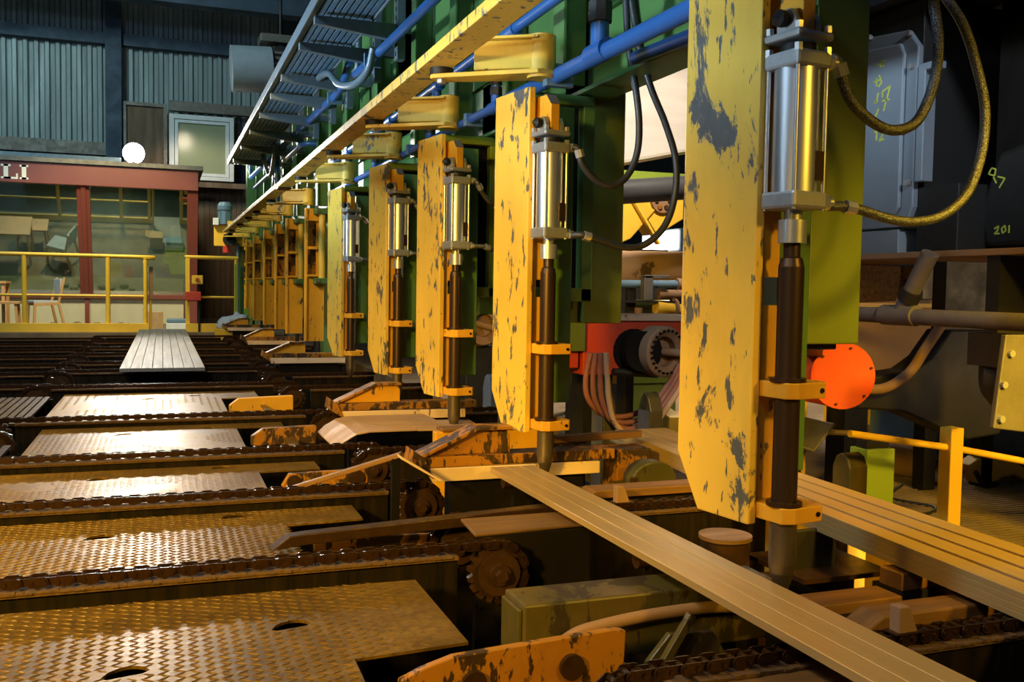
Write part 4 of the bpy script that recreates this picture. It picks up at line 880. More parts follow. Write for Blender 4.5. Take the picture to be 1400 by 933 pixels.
# ================================================================== GREEN MACHINE FRAME
fr = thing('machine_frame', 'tall green machine frame of posts, beams and panels behind the yellow columns', 'frame', (1.8, 2.3, -0.85))
def gpart(name, x0, x1, y0, y1, z0, z1, mat=None, bevel=0.005):
    return part(name, MB().box(x0 - 1.8, x1 - 1.8, y0 - 2.3, y1 - 2.3, z0 + 0.85, z1 + 0.85), mat or M_GRN, fr, bevel)
# hanging posts right of each column
PY = [2.35, 3.95, 5.2, 6.5, 8.15]
for i, y in enumerate(PY):
    p = gpart('hanging_post', 1.80, 1.99, y, y + 0.26, 0.60, 4.6, M_OLV if i < 2 else M_LIME)
    gpart('post_flange', 1.725, 1.80, y + 0.05, y + 0.22, 0.60, 1.58, M_OLV if i < 2 else M_LIME)
for i, (x, y, w) in enumerate(COLS):
    yb = y + 0.33
    if i:
        gpart('bay_top_bar', 1.44, 1.79, yb - 0.02, yb + 0.04, 1.555, 1.60, M_LIME if i > 1 else M_GRN)
        gpart('bay_side_bar', 1.735, 1.79, yb - 0.02, yb + 0.04, 0.70, 1.555, M_LIME if i > 1 else M_GRN)
        gpart('bay_foot_bar', 1.50, 1.79, yb - 0.02, yb + 0.04, 0.70, 0.76, M_LIME if i > 1 else M_GRN)
    gpart('bay_shade_sheet', 1.48, 1.79, yb + 0.10, yb + 0.11, 0.72, 1.6, M_BLACK, 0)  # black sheet put in for the deep shade inside the bay
    gpart('mount_leg', 1.50, 1.60, y + 0.10, y + 0.22, 0.28, 1.50, M_GRN)
# long girder and side panels with stiffener ribs
gpart('long_girder', 1.80, 1.86, 2.42, 18.5, 1.63, 1.95)
gpart('girder_flange', 1.72, 1.9, 2.42, 18.5, 1.61, 1.63)
ys = [2.42, 3.94, 4.68, 5.6, 6.55, 7.8, 9.18, 10.1, 10.96, 12.66, 14.2, 15.6, 17.0, 18.5]
for i in range(len(ys) - 1):
    if i == 4:   # panel with an arched opening
        y0, y1 = ys[i] - 2.3, ys[i + 1] - 2.3; yc = (y0 + y1) / 2 + 0.18; r = 0.30
        arc_ = [(yc + r * math.cos(R_(a_)), 3.55 + r * math.sin(R_(a_))) for a_ in range(0, 181, 20)]
        part('side_panel', MB().prism([(y0, 2.8), (yc - r, 2.8), (yc - r, 3.55)] + [(a_, b_) for a_, b_ in arc_[::-1]][1:-1] + [(yc + r, 3.55), (yc + r, 2.8), (y1, 2.8), (y1, 6.2), (y0, 6.2)], 'x', -0.02, 0.0), M_GRN, fr)
        continue
    gpart('side_panel', 1.78, 1.80, ys[i] + 0.003, ys[i + 1] - 0.003, 1.95, 5.4 if ys[i] < 9 else 3.7, M_GRN, 0)
for i, y in enumerate(ys[1:]):
    gpart('stiffener_rib', 1.66, 1.775, y - 0.012, y + 0.012, 1.66, 5.4 if y < 9.3 else 3.7, M_GRN, 0.003)
    gpart('rib_flange', 1.645, 1.66, y - 0.06, y + 0.06, 1.66, 5.4 if y < 9.3 else 3.7, M_GRN, 0.003)
gpart('far_post', 1.5, 1.7, 18.6, 18.9, -0.07, 3.2)
gpart('far_post', 1.9, 2.1, 12.0, 12.3, -0.85, 1.6)
gpart('dark_backing', 1.95, 1.97, 2.8, 9.3, 1.7, 5.4, M_BLACK, 0)  # black sheets standing in for the darkness behind the panels
gpart('dark_backing', 1.95, 1.97, 9.32, 18.4, 1.7, 3.7, M_BLACK, 0)
for y in (9.8, 11.4, 13.0, 14.6, 16.2, 17.8): gpart('rear_panel', 1.86, 1.88, y, y + 1.55, 0.3, 1.6, M_OLV, 0)
# ================================================================== BLUE PIPES
def pipe(pts, r, label, clamps=(), tees=(), sub=1, mat=M_BLU):
    t = thing('blue_pipe', label, 'pipe', pts[0]); o0 = Vector(pts[0]); rel = [tuple(Vector(p) - o0) for p in pts]
    part('pipe_run', MB().tube(rel, r, 14, sub), mat, t)
    for c in clamps:
        c = Vector(c) - o0; part('pipe_clamp', MB().box(c.x - r * 1.5, c.x + r * 1.5 + 0.03, c.y - 0.02, c.y + 0.02, c.z - r * 1.5, c.z + r * 1.5), M_BLUG, t, 0.004)
    for c, d, L in tees:
        c = Vector(c) - o0; d = Vector(d)
        part('branch', MB().cyl(c - Vector((0, 0.07, 0)), c + Vector((0, 0.07, 0)), r * 1.3, n=14).cyl(c, c + d * L, r * 1.1, n=12), mat, t)
        part('valve', MB().cyl(c + d * L * 0.45, c + d * L * 0.75, r * 1.45, n=8).cyl(c + d * L * 0.85, c + d * L, r * 1.35, n=8), M_DARK, t)
    return t
pipe([(1.5, 0.8, 1.585), (1.5, 4.2, 1.62)], 0.031, 'thick blue pipe crossing above the second column', ((1.5, 3.62, 1.62),), (((1.5, 3.2, 1.618), (0, 0, 1), 0.24),))
pipe([(1.5, 4.22, 1.62), (1.5, 9.2, 1.63)], 0.022, 'thin blue pipe continuing above the third and fourth columns', ((1.5, 4.75, 1.62), (1.5, 6.0, 1.63)), (((1.5, 4.35, 1.62), (0, 0, 1), 0.12), ((1.5, 5.55, 1.62), (0, 0, 1), 0.12), ((1.5, 7.1, 1.625), (0, 0, 1), 0.12)))
pipe([(1.5, 0.8, 1.94), (1.5, 10.0, 1.90)], 0.024, 'blue pipe running above the swing arms', (), (((1.5, 4.15, 1.92), (0, 0, -1), 0.14), ((1.5, 5.4, 1.915), (0, 0, -1), 0.13), ((1.5, 6.6, 1.91), (0, 0, -1), 0.12), ((1.5, 8.2, 1.905), (0, 0, -1), 0.12)))
pipe([(1.70, 0.9, 1.545), (1.70, 3.3, 1.64)], 0.026, 'blue pipe behind the thick blue pipe near the nearest column')
pipe([(1.5, 3.0, 2.385), (1.5, 7.95, 2.49)], 0.034, 'upper blue pipe slanting across the green panels, nearer run', ((1.5, 7.3, 2.48),))
pipe([(1.5, 8.15, 2.66), (1.5, 8.3, 2.60), (1.5, 8.5, 2.52), (1.5, 9.0, 2.50), (1.5, 11.5, 2.56)], 0.036, 'upper blue pipe with an elbow, middle run on the green panels', ((1.5, 9.0, 2.50), (1.5, 11.2, 2.55)))
pipe([(1.5, 11.6, 2.56), (1.5, 17.8, 2.68), (1.5, 17.8, 3.0)], 0.036, 'upper blue pipe, farthest run ending in a riser', ((1.5, 14.0, 2.6),))
pipe([(1.75, 11.0, 2.36), (1.55, 11.0, 2.36), (1.5, 11.15, 2.36), (1.5, 17.0, 2.42)], 0.03, 'lower parallel blue pipe below the farthest upper run', ((1.5, 12.6, 2.37),))
pipe([(1.45, 13.2, 1.75), (1.45, 13.2, 2.85)], 0.03, 'vertical blue pipe dropping from the cable tray to the arms', ((1.45, 13.2, 2.4),))
# ================================================================== CABLE TRAY
ct = thing('cable_tray', 'long galvanised cable tray on cantilever arms high on the green frame', 'tray', (0.95, 5.6, 2.6))
part('side_rail', MB().box(0.0, 0.012, 0, 9.9, 0.0, 0.085), M_GALV, ct, 0.003)
part('side_rail', MB().box(0.43, 0.442, 0, 9.9, 0.0, 0.085), M_GALV, ct, 0.003)
for i in range(9): part('floor_strip', MB().box(0.02 + i * 0.046, 0.052 + i * 0.046, 0, 9.9, 0.02, 0.028), M_BLUG, ct)
part('tray_floor', MB().box(0.012, 0.43, 0, 9.9, 0.03, 0.034), M_NAVY, ct)
for i, y in enumerate((6.68, 7.45, 8.62, 9.5, 10.6, 11.8, 13.15, 14.6)):
    yy = y - 5.6
    part('cantilever_arm', MB().prism([(0.03, -0.005), (0.60, -0.005), (0.60, -0.12), (0.03, -0.06)], 'y', yy - 0.03, yy + 0.03), M_GALV, ct, 0.004)
    st_ = part('slotted_strut', MB().box(0.60, 0.66, yy - 0.045, yy + 0.045, -0.25, 0.35), M_GALV, ct, 0.004)
    part('wall_stub', MB().box(0.66, 0.83, yy - 0.03, yy + 0.03, -0.05, 0.03), M_GALV, ct)
    for k in range(9): part('slot', MB().box(0.598, 0.6005, yy - 0.012, yy + 0.012, -0.22 + k * 0.062, -0.19 + k * 0.062), M_BLACK, st_)
for nm, pts, r, lab in (('flexible_conduit', [(1.3, 8.9, 2.62), (1.3, 8.83, 2.60), (1.32, 8.2, 2.55), (1.35, 7.8, 2.38), (1.40, 7.4, 2.31), (1.44, 7.1, 2.36), (1.46, 7.0, 2.5)], 0.03, 'thick grey conduit sagging below the cable tray'),
                        ('flexible_conduit', [(1.46, 8.1, 3.1), (1.46, 8.1, 2.9), (1.46, 8.1, 2.72)], 0.032, 'upright grey conduit above the blue pipe elbow'),
                        ('flexible_conduit', [(1.52, 7.9, 3.1), (1.52, 7.9, 2.6), (1.5, 8.0, 2.52)], 0.028, 'second upright grey conduit beside the blue pipe elbow'),
                        ('flexible_conduit', [(1.32, 13.6, 2.59), (1.33, 13.5, 2.4), (1.36, 13.2, 2.22), (1.38, 12.9, 2.4), (1.38, 12.8, 2.59)], 0.028, 'narrow grey cable loop hanging under the far tray'),
                        ('flexible_conduit', [(1.34, 14.0, 2.59), (1.36, 13.8, 2.45), (1.40, 13.4, 2.36), (1.43, 13.1, 2.5), (1.44, 13.0, 2.62)], 0.028, 'second narrow grey cable loop hanging under the far tray')):
    solo(nm, MB().tube(pts, r, 10, 8), M_GALV, lab, 'conduit', 'conduits at the cable tray')
# ================================================================== RIGHT BACKGROUND BETWEEN THE FIRST TWO COLUMNS
ob = thing('orange_beam', 'orange red cross beam with dusty ring motor behind the second column', 'beam', (2.2, 5.0, -0.3))
part('beam_body', MB().box(0.08, 1.6, 0.0, 0.35, 0.56, 0.875), M_RED, ob, 0.006)
part('top_plate', MB().box(0.02, 1.6, -0.02, 0.4, 0.875, 0.91), M_TAN, ob, 0.004)
part('end_block', MB().box(-0.14, 0.08, -0.03, 0.3, 0.70, 0.875), M_OLV, ob, 0.005)
part('lower_block', MB().box(-0.08, 0.06, 0.02, 0.28, 0.60, 0.70), M_RED, ob, 0.005)
part('motor_neck', MB().cyl((0.40, -0.02, 0.70), (0.40, 0.0, 0.70), 0.13, n=20).cyl((0.42, -0.10, 0.70), (0.42, 0.0, 0.70), 0.12, n=20), M_BLACK, ob)
rm = part('motor_ring', MB().lathe((0.52, -0.02, 0.70), (0.25, -1, 0), [(0.0, 0.05), (0.09, 0.05), (0.09, 0.10), (0.115, 0.12), (0.14, 0.12), (0.15, 0.11), (0.15, 0.0), (0.0, 0.0)][::-1], 32), M_TANR, ob)
for k in range(24):
    a_ = 2 * math.pi * k / 24; part('ring_bolt', MB().cyl((0.55 + 0.125 * math.cos(a_) * 0.97, -0.142 + 0.125 * math.cos(a_) * 0.24, 0.70 + 0.125 * math.sin(a_)), (0.553 + 0.125 * math.cos(a_) * 0.97, -0.155 + 0.125 * math.cos(a_) * 0.24, 0.70 + 0.125 * math.sin(a_)), 0.007, n=6), M_BLACK, rm)
part('shaft', MB().cyl((0.535, -0.07, 0.70), (0.70, -0.22, 0.69), 0.024, n=12), M_TANR, ob)
part('hose_stub', MB().cyl((0.26, -0.03, 0.58), (0.55, -0.03, 0.56), 0.022, n=10), M_DARK, ob)
for x in (0.2, 1.2): part('stand', MB().box(x, x + 0.12, 0.1, 0.25, 0, 0.56), M_DARK, ob)
for i in range(4):
    d = i * 0.035
    solo('service_hose', MB().tube([(2.26 + d * 0.6, 4.85 - 0.02 * i, 0.40), (2.24 + d, 4.87 - 0.02 * i, 0.26), (2.26 + d, 4.88 - 0.02 * i, 0.14 - d * 0.2), (2.36 + d * 0.5, 4.89 - 0.02 * i, 0.045 - d * 0.5), (2.52, 4.89 - 0.02 * i, 0.03 - d), (2.66 - d * 0.1, 4.88 - 0.02 * i, 0.09 - d), (2.76 + d * 0.2, 4.87 - 0.02 * i, 0.20 - d * 0.5), (2.83 + d * 0.5, 4.85 - 0.02 * i, 0.33)], 0.016, 10, 8),
         M_TAN if i == 3 else M_HOSER, '%s hose of the red brown bundle sagging below the orange beam' % ('innermost', 'second inner', 'third inner', 'pale outermost')[i], 'hose', 'hose bundle under the orange beam')
for i, (x, y) in enumerate(((2.34, 4.92), (2.55, 4.75))):
    g = thing('guide_post', ('grey guide post with pointed top beside the second column', 'grey guide post with pointed top left of the nearest column')[i], 'post', (x, y, -0.85), R_(8), 'pointed guide posts')
    part('post_body', MB().prism([(-0.06, 0), (0.06, 0), (0.06, 0.93), (0.035, 1.0), (0.0, 1.035), (-0.035, 1.0), (-0.06, 0.93)], 'x', 0.0, 0.085), M_OLB, g, 0.005)
    part('wear_face', MB().box(-0.006, 0.0, -0.05, 0.05, 0.0, 0.93), M_GREYP, g)
kb = thing('kerb_rail', 'yellow kerb beam on the floor behind the hose bundle', 'kerb', (4.3, 8.0, -0.3), 0)
part('beam', MB().bar((-0.75, -1.9, 0.06), (0.5, 1.9, 0.06), 0.12, 0.14), M_YELR, kb, 0.006)
part('post', MB().box(0.2, 0.30, 1.0, 1.1, 0, 0.55), M_YELR, kb, 0.004)
kb = thing('kerb_rail', 'second yellow kerb beam farther right behind the hose bundle', 'kerb', (5.6, 10.5, -0.3), 0)
part('beam', MB().bar((-1.2, -1.7, 0.1), (0.8, 1.7, 0.1), 0.14, 0.2), M_YELR, kb, 0.006)
yp = thing('yellow_stand', 'narrow yellow stand behind the pointed guide posts', 'stand', (2.5, 6.0, -0.3))
part('upright', MB().box(-0.06, 0.0, 0, 0.06, 0, 0.55), M_YELR, yp, 0.004)
part('cross_bar', MB().box(-0.2, 0.5, 0.0, 0.05, 0.40, 0.50), M_YELR, yp, 0.004)
bp = thing('black_duct', 'thick black duct crossing behind the hanging hoses', 'duct', (2.6, 5.93, -0.3))
part('duct_run', MB().cyl((0, 0, 1.69), (2.0, 0.17, 1.92), 0.085, n=28), M_RUB, bp)
part('stand', MB().box(1.75, 1.85, 0.1, 0.2, 0, 1.82), M_DARK, bp); part('stand', MB().box(0.0, 0.1, -0.05, 0.05, 0, 1.62), M_DARK, bp)
tk = thing('pale_tank', 'pale smooth tank panel glowing behind the hanging hoses', 'tank', (3.9, 7.3, -0.3))
part('shell', MB().prism([(-0.7, 2.02), (0.9, 2.38), (1.3, 2.9), (1.2, 3.35), (-0.7, 3.1)], 'y', 0, 0.5), M_PALE, tk, 0.03)
part('support', MB().box(-0.55, -0.45, 0.2, 0.3, 0, 2.1), M_GRN, tk, 0.005)
part('support', MB().box(0.75, 0.85, 0.2, 0.3, 0, 2.4), M_GRN, tk, 0.005)
part('green_rail', MB().box(-0.7, 1.2, -0.1, 0.0, 1.94, 2.06), M_LIME, tk, 0.005)
ym = thing('yellow_machine', 'bright yellow machine cover with bolted round flange behind the black duct', 'machine', (3.7, 7.0, -0.3))
part('cover', MB().prism([(-0.4, 1.35), (-0.10, 1.48), (0.12, 1.72), (-0.12, 1.85), (-0.4, 1.72)], 'y', 0, 0.4), M_YELR, ym, 0.01)
part('strap', MB().bar((-0.14, -0.02, 1.84), (0.14, -0.02, 1.44), 0.02, 0.07, (0, 1, 0)), M_YELR, ym, 0.005)
part('flange_plate', MB().prism([(-0.08, 1.84), (0.16, 1.52), (0.4, 1.66), (0.4, 1.95), (0.1, 1.93)], 'y', 0.03, 0.3), M_YELR, ym, 0.008)
ff = part('round_flange', MB().cyl((0.18, 0.03, 1.80), (0.18, -0.01, 1.80), 0.10, n=24), M_TANR, ym)
for k in range(6):
    a_ = k * math.pi / 3; part('flange_bolt', MB().cyl((0.18 + 0.062 * math.cos(a_), -0.01, 1.80 + 0.062 * math.sin(a_)), (0.18 + 0.062 * math.cos(a_), -0.03, 1.80 + 0.062 * math.sin(a_)), 0.02, n=10), M_ORA, ff)
part('pedestal', MB().box(-0.3, 0.3, 0.1, 0.3, 0, 1.4), M_DARK, ym)
sk = thing('dusty_drum', 'long dusty tan drum lying above the pipes behind the hanging hoses', 'drum', (3.2, 6.3, -0.3))
part('shell', MB().cyl((-0.3, 0.2, 1.22), (1.6, 0.2, 1.25), 0.13, n=28), M_TAN, sk)
part('cradle', MB().box(0.0, 0.12, 0.1, 0.3, 0, 1.12), M_DARK, sk)
part('cradle', MB().box(1.1, 1.22, 0.1, 0.3, 0, 1.12), M_DARK, sk)
for i, (p, q_, r, m_, lab) in enumerate((((3.0, 6.0, 0.80), (4.3, 6.0, 0.81), 0.028, M_BLUG, 'dusty blue pipe below the tan drum'), ((3.28, 5.95, 0.73), (4.2, 5.95, 0.73), 0.035, M_TANR, 'dusty brown pipe under the blue pipe'),
        ((3.25, 5.92, 0.64), (3.62, 5.92, 0.60), 0.05, M_YELR, 'short thick yellow pipe among the dusty pipes'), ((3.5, 5.88, 0.55), (4.2, 5.88, 0.55), 0.034, M_BLUG, 'lowest dusty blue pipe among the pipes'))):
    t = thing('process_pipe', lab, 'pipe', (p[0], p[1], p[2]), 0, 'dusty pipes behind the second column')
    d = Vector(q_) - Vector(p); part('pipe_run', MB().cyl((0, 0, 0), d, r, n=14), m_, t)
    part('pipe_flange', MB().cyl(d * 0.35, d * 0.40, r * 1.6, n=12).cyl(d * 0.75, d * 0.79, r * 1.6, n=12), M_TANR, t)
pr_ = thing('pipe_rack', 'dark rack carrying the dusty pipes', 'rack', (3.5, 6.05, -0.3))
part('cross_shelf', MB().box(-0.55, 0.7, -0.16, 0.05, 0.97, 0.985), M_DARK, pr_)
for x in (-0.4, 0.6): part('upright', MB().box(x, x + 0.06, 0, 0.05, 0, 1.12), M_DARK, pr_, 0.004)
vt = thing('valve_tree', 'dusty valve cluster on the blue pipe', 'valve', (3.45, 5.9, 0.74))
part('valve_body', MB().cyl((0.1, 0, -0.08), (0.1, 0, 0.12), 0.03, n=12), M_TANR, vt)
part('hand_wheel', MB().lathe((0.1, 0, 0.14), (0.2, -0.3, 1), [(0.055, 0), (0.07, 0), (0.07, 0.012), (0.055, 0.012), (0.055, 0)], 18), M_TANR, vt)
part('bracket', MB().box(-0.32, -0.25, -0.03, 0.03, -0.05, 0.12).box(-0.32, -0.12, -0.03, 0.0, 0.10, 0.125), M_GREYP, vt, 0.004)
part('elbow', MB().tube([(-0.45, -0.2, -0.1), (-0.45, -0.2, -0.26), (-0.40, -0.2, -0.32), (-0.1, -0.2, -0.335), (0.0, -0.2, -0.34), (0.03, -0.2, -0.40)], 0.028, 12, 6), M_TANR, vt)
for i in range(3): solo('red_pipe', MB().cyl((3.62 + i * 0.07, 7.4, 0.05), (3.80 + i * 0.07, 7.4, 0.72), 0.03, n=12), M_RED, ('left', 'middle', 'right')[i] + ' leaning red pipe beside the yellow machine', 'pipe', 'leaning red pipes')
mc = thing('olive_cabinet', 'olive machine casing below the dusty pipes', 'casing', (3.6, 6.9, -0.3))
part('casing_body', MB().box(-0.35, 0.4, 0, 0.4, 0.0, 0.98), M_OLV, mc, 0.01)
part('door', MB().box(-0.1, 0.3, -0.015, 0.0, 0.3, 0.9), M_OLV, mc, 0.004)
# ring motor seen between the third and second columns
r3 = thing('ring_motor', 'brown ring motor with shaft between the third and second columns', 'motor', (2.3, 7.0, -0.85))
part('ring', MB().lathe((0, 0, 1.32), (0.1, -1, 0), [(0.0, 0.03), (0.09, 0.03), (0.09, 0.09), (0.15, 0.1), (0.165, 0.06), (0.165, -0.05), (0, -0.05)][::-1], 28), M_TANR, r3)
part('shaft', MB().cyl((-0.03, -0.04, 1.33), (0.16, -0.2, 1.27), 0.025, n=10), M_TANR, r3)
part('stand', MB().box(-0.1, 0.14, 0.0, 0.15, 0, 1.16), M_DARK, r3, 0.006)
part('top_motor', MB().cyl((0.0, 0.1, 1.48), (0.0, 0.1, 1.8), 0.10, n=18), M_GREYP, r3)
p3 = thing('yellow_stand', 'yellow stand under the brown ring motor', 'stand', (2.45, 7.6, -0.85))
part('upright', MB().box(-0.06, 0.02, 0, 0.06, 0, 1.1), M_YELR, p3, 0.004)
part('cross_bar', MB().box(-0.3, 0.0, 0, 0.05, 0.8, 0.88), M_YELR, p3, 0.004)
g3 = thing('guide_post', 'grey guide post with rounded top between the third and second columns', 'post', (2.0, 5.9, -0.85), R_(8), 'pointed guide posts')
part('post_body', MB().prism([(-0.06, 0), (0.06, 0), (0.06, 0.95), (0.035, 1.02), (0.0, 1.04), (-0.035, 1.02), (-0.06, 0.95)], 'x', 0.0, 0.10), M_GRY, g3, 0.005)
# ================================================================== RIGHT SIDE: GEARBOX, DRUM, RAILING
gx = thing('gearbox', 'dark grey cast gearbox with bolted cover and yellow chalk marks right of the nearest column', 'gearbox', (2.9, 3.1, -0.3))
def gp(poly, x0, x1, name, m, bevel=0.004, par=None, label=None):
    return part(name, MB().prism([(y - 3.1, z + 0.3) for y, z in poly], 'x', x0, x1), m, par or gx, bevel, label)
gp([(3.17, 1.03), (3.85, 1.03), (3.85, 1.98), (3.17, 1.98)], 0.06, 0.5, 'housing', M_DARK)
cv = gp([(3.165, 1.12), (3.20, 1.04), (3.8, 1.04), (3.8, 1.92), (3.23, 1.86), (3.165, 1.78)], 0.03, 0.06, 'cover_rim', M_GRY, 0.006)
gp([(3.225, 1.12), (3.25, 1.09), (3.78, 1.09), (3.78, 1.85), (3.25, 1.81), (3.225, 1.76)], 0.012, 0.031, 'cover_face', M_GRY, 0.01)
for y, z in ((3.21, 1.84), (3.19, 1.70), (3.185, 1.45), (3.185, 1.22), (3.23, 1.075), (3.45, 1.88)):
    part('cover_bolt', MB().cyl((0.03, y - 3.1, z + 0.3), (0.01, y - 3.1, z + 0.3), 0.013, n=6), M_STL, gx)
gp([(3.11, 1.22), (3.15, 1.22), (3.15, 1.70), (3.06, 1.70), (3.06, 1.67), (3.11, 1.67)], 0.02, 0.08, 'side_rib', M_GRY)
gp([(2.95, 0.93), (3.17, 0.93), (3.17, 1.2), (2.95, 1.2)], 0.06, 0.3, 'lug_block', M_DARK)
gp([(3.24, 0.93), (3.9, 0.93), (3.9, 1.03), (3.24, 1.03)], 0.03, 0.5, 'lower_body', M_GRY, 0.004)
gp([(1.9, 0.905), (4.2, 0.905), (4.2, 0.93), (1.9, 0.93)], 0.0, 0.6, 'base_plate', M_TANR, 0.003)
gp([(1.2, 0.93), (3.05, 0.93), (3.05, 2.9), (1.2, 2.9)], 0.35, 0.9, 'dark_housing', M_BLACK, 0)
gp([(2.55, 0.95), (2.95, 0.95), (2.98, 1.10), (2.9, 1.32), (2.7, 1.36), (2.55, 1.3)], 0.2, 0.36, 'cast_boss', M_DARK, 0.02)
gp([(1.2, 2.0), (4.2, 2.0), (4.2, 2.2), (1.2, 2.2)], 0.0, 0.8, 'top_girder', M_NAVY, 0.005)
for y in (2.0, 4.1): part('frame_leg', MB().box(0.5, 0.65, y - 3.1, y - 2.95, 0, 1.22), M_DARK, gx)
def stroke(pts, x, w=0.0035):
    mb = MB()
    for (y0, z0), (y1, z1) in zip(pts, pts[1:]): mb.bar((x, y0 - 3.1, z0 + 0.3), (x, y1 - 3.1, z1 + 0.3), 0.002, w * 2, (0, 0, 1) if abs(y1 - y0) > abs(z1 - z0) else (0, 1, 0))
    return mb
marks = [[(3.385, 1.745), (3.345, 1.755)], [(3.34, 1.735), (3.365, 1.735), (3.365, 1.755), (3.34, 1.755)], [(3.385, 1.69), (3.385, 1.655)], [(3.40, 1.675), (3.36, 1.68)], [(3.37, 1.70), (3.352, 1.665), (3.372, 1.65)],
         [(3.345, 1.60), (3.345, 1.625), (3.30, 1.64), (3.335, 1.54)], [(3.345, 1.585), (3.30, 1.585)], [(3.37, 1.625), (3.385, 1.58)], [(3.395, 1.585), (3.37, 1.59)], [(3.365, 1.555), (3.385, 1.52)],
         [(3.385, 1.455), (3.372, 1.47), (3.372, 1.42)], [(3.355, 1.465), (3.335, 1.468), (3.33, 1.445), (3.355, 1.415), (3.325, 1.42)]]
for m_ in marks: part('chalk_stroke', stroke(m_, 0.011), M_CHALK, gx, label='yellow chalk stroke')
for m_ in ([(2.94, 1.24), (2.925, 1.262), (2.905, 1.255), (2.91, 1.23), (2.94, 1.24)], [(2.915, 1.225), (2.90, 1.20)], [(2.895, 1.225), (2.86, 1.215), (2.885, 1.18)]): part('chalk_stroke', stroke(m_, 0.198, 0.003), M_CHALK, gx)
for m_ in ([(2.90, 1.02), (2.88, 1.03), (2.885, 1.01), (2.90, 1.0), (2.875, 1.0)], [(2.865, 1.02), (2.85, 1.03), (2.845, 1.01), (2.86, 1.0), (2.865, 1.02)], [(2.83, 1.03), (2.83, 1.0)]): part('chalk_stroke', stroke(m_, 0.198, 0.003), M_CHALK, gx)
ch = thing('discharge_chute', 'dusty tan discharge hopper below the gearbox', 'hopper', (3.5, 3.9, -0.3))
part('hopper_wall', MB().prism([(-0.6, 1.20), (-0.42, 0.62), (-0.1, 0.62), (0.8, 1.02), (0.8, 1.20)], 'y', 0, 0.03), M_TAN, ch, 0.004)
part('dirt_patch', MB().prism([(-0.26, 1.20), (-0.28, 1.05), (-0.25, 1.01), (0.02, 1.02), (0.06, 1.20)], 'y', -0.012, 0), M_GRIT, ch, 0.004)
part('lip', MB().bar((-0.12, -0.02, 0.60), (0.8, -0.02, 1.02), 0.03, 0.02, (0, 1, 0)), M_TAN, ch, 0.003)
part('ledge_strip', MB().box(-0.5, 0.9, -0.05, 0.0, 0.99, 1.01), M_YELR, ch)
part('grey_panel', MB().prism([(0.1, 1.03), (0.62, 1.03), (0.70, 1.12), (0.74, 1.22), (0.1, 1.22)], 'y', -0.10, -0.07), M_GREYP, ch, 0.006)
for x in (0.3, 0.7): part('leg', MB().box(x, x + 0.08, 0.05, 0.13, 0, 1.1), M_DARK, ch)
bpipe = thing('cross_pipe', 'dusty blue pipe running level below the gearbox', 'pipe', (2.8, 3.9, 0.67))
part('pipe_run', MB().cyl((0, 0, 0), (0, -2.2, -0.01), 0.032, n=16), M_DUSTP, bpipe)
part('tee_branch', MB().cyl((0, -0.83, 0), (0.0, -0.98, 0.245), 0.034, n=16).cyl((0, -0.74, 0), (0, -0.92, 0), 0.042, n=14), M_DUSTP, bpipe)
part('coupling', MB().cyl((0, -0.87, 0.06), (0, -0.895, 0.10), 0.042, n=14), M_DARK, bpipe)
dr = thing('orange_drum', 'orange red round drum end behind the nearest column rod', 'drum', (2.39, 2.9, -0.85))
ax = (0.26, 0.965, 0.0)
part('drum_shell', MB().cyl((0.003, 0.02, 1.295), (0.03, 0.36, 1.295), 0.122, n=36), M_RED, dr)
part('end_disc', MB().cyl((0, 0, 1.295), (0.006, 0.022, 1.295), 0.125, n=36), M_RED, dr, label='bright orange end disc')
for k in range(6):
    a_ = 2 * math.pi * k / 6 + 0.3; part('disc_bolt', MB().cyl((0.108 * math.cos(a_), -0.28 * 0.108 * math.cos(a_), 1.295 + 0.108 * math.sin(a_)), (0.108 * math.cos(a_) - 0.002, -0.28 * 0.108 * math.cos(a_) - 0.008, 1.295 + 0.108 * math.sin(a_)), 0.0045, n=8), M_BROWN, dr)
part('mount_arm', MB().bar((0.05, 0.2, 1.36), (-0.48, -0.35, 1.47), 0.06, 0.05).box(-0.56, -0.44, -0.5, -0.32, 1.43, 1.452), M_DARK, dr, 0.005)
part('side_lug', MB().box(0.12, 0.15, 0.0, 0.06, 1.26, 1.30), M_DARK, dr, 0.004)
da = thing('curved_boom', 'dark curved machine boom right of the orange drum', 'boom', (3.0, 3.3, -0.3))
part('boom', MB().prism([(-0.36, 0.60), (-0.2, 0.56), (0.05, 0.54), (0.42, 0.40), (0.62, 0.42), (0.62, 0.9), (0.3, 0.9), (0.2, 0.78), (0.1, 0.72), (-0.1, 0.70), (-0.36, 0.78)], 'y', 0, 0.15), M_DARK, da, 0.01)
part('hose_sleeve', MB().tube([(-0.32, -0.03, 0.68), (-0.2, -0.04, 0.65), (-0.08, -0.04, 0.655), (0.04, -0.04, 0.72), (0.12, -0.04, 0.82), (0.2, -0.04, 0.92)], 0.022, 12, 6), M_TANR, da)
part('hanger_plate', MB().box(0.3, 0.55, 0.04, 0.12, 0.85, 1.21), M_DARK, da)
hw = thing('bolted_hub', 'dark bolted hub with scuffed grey plate at the right edge', 'hub', (2.9, 2.6, -0.3))
part('hub_disc', MB().lathe((0.02, 0.05, 0.77), (0.35, -0.9, 0), [(0, -0.06), (0.10, -0.06), (0.13, -0.03), (0.13, 0.03), (0.10, 0.05), (0.0, 0.05)][::-1], 32), M_DARK, hw)
for k in range(8):
    a_ = 2 * math.pi * k / 8; part('hub_bolt', MB().cyl((0.02 + 0.10 * math.cos(a_), 0.0 + 0.04 * math.cos(a_), 0.76 + 0.10 * math.sin(a_)), (0.035 + 0.10 * math.cos(a_), -0.03 + 0.04 * math.cos(a_), 0.76 + 0.10 * math.sin(a_)), 0.014, n=6), M_DARK, hw)
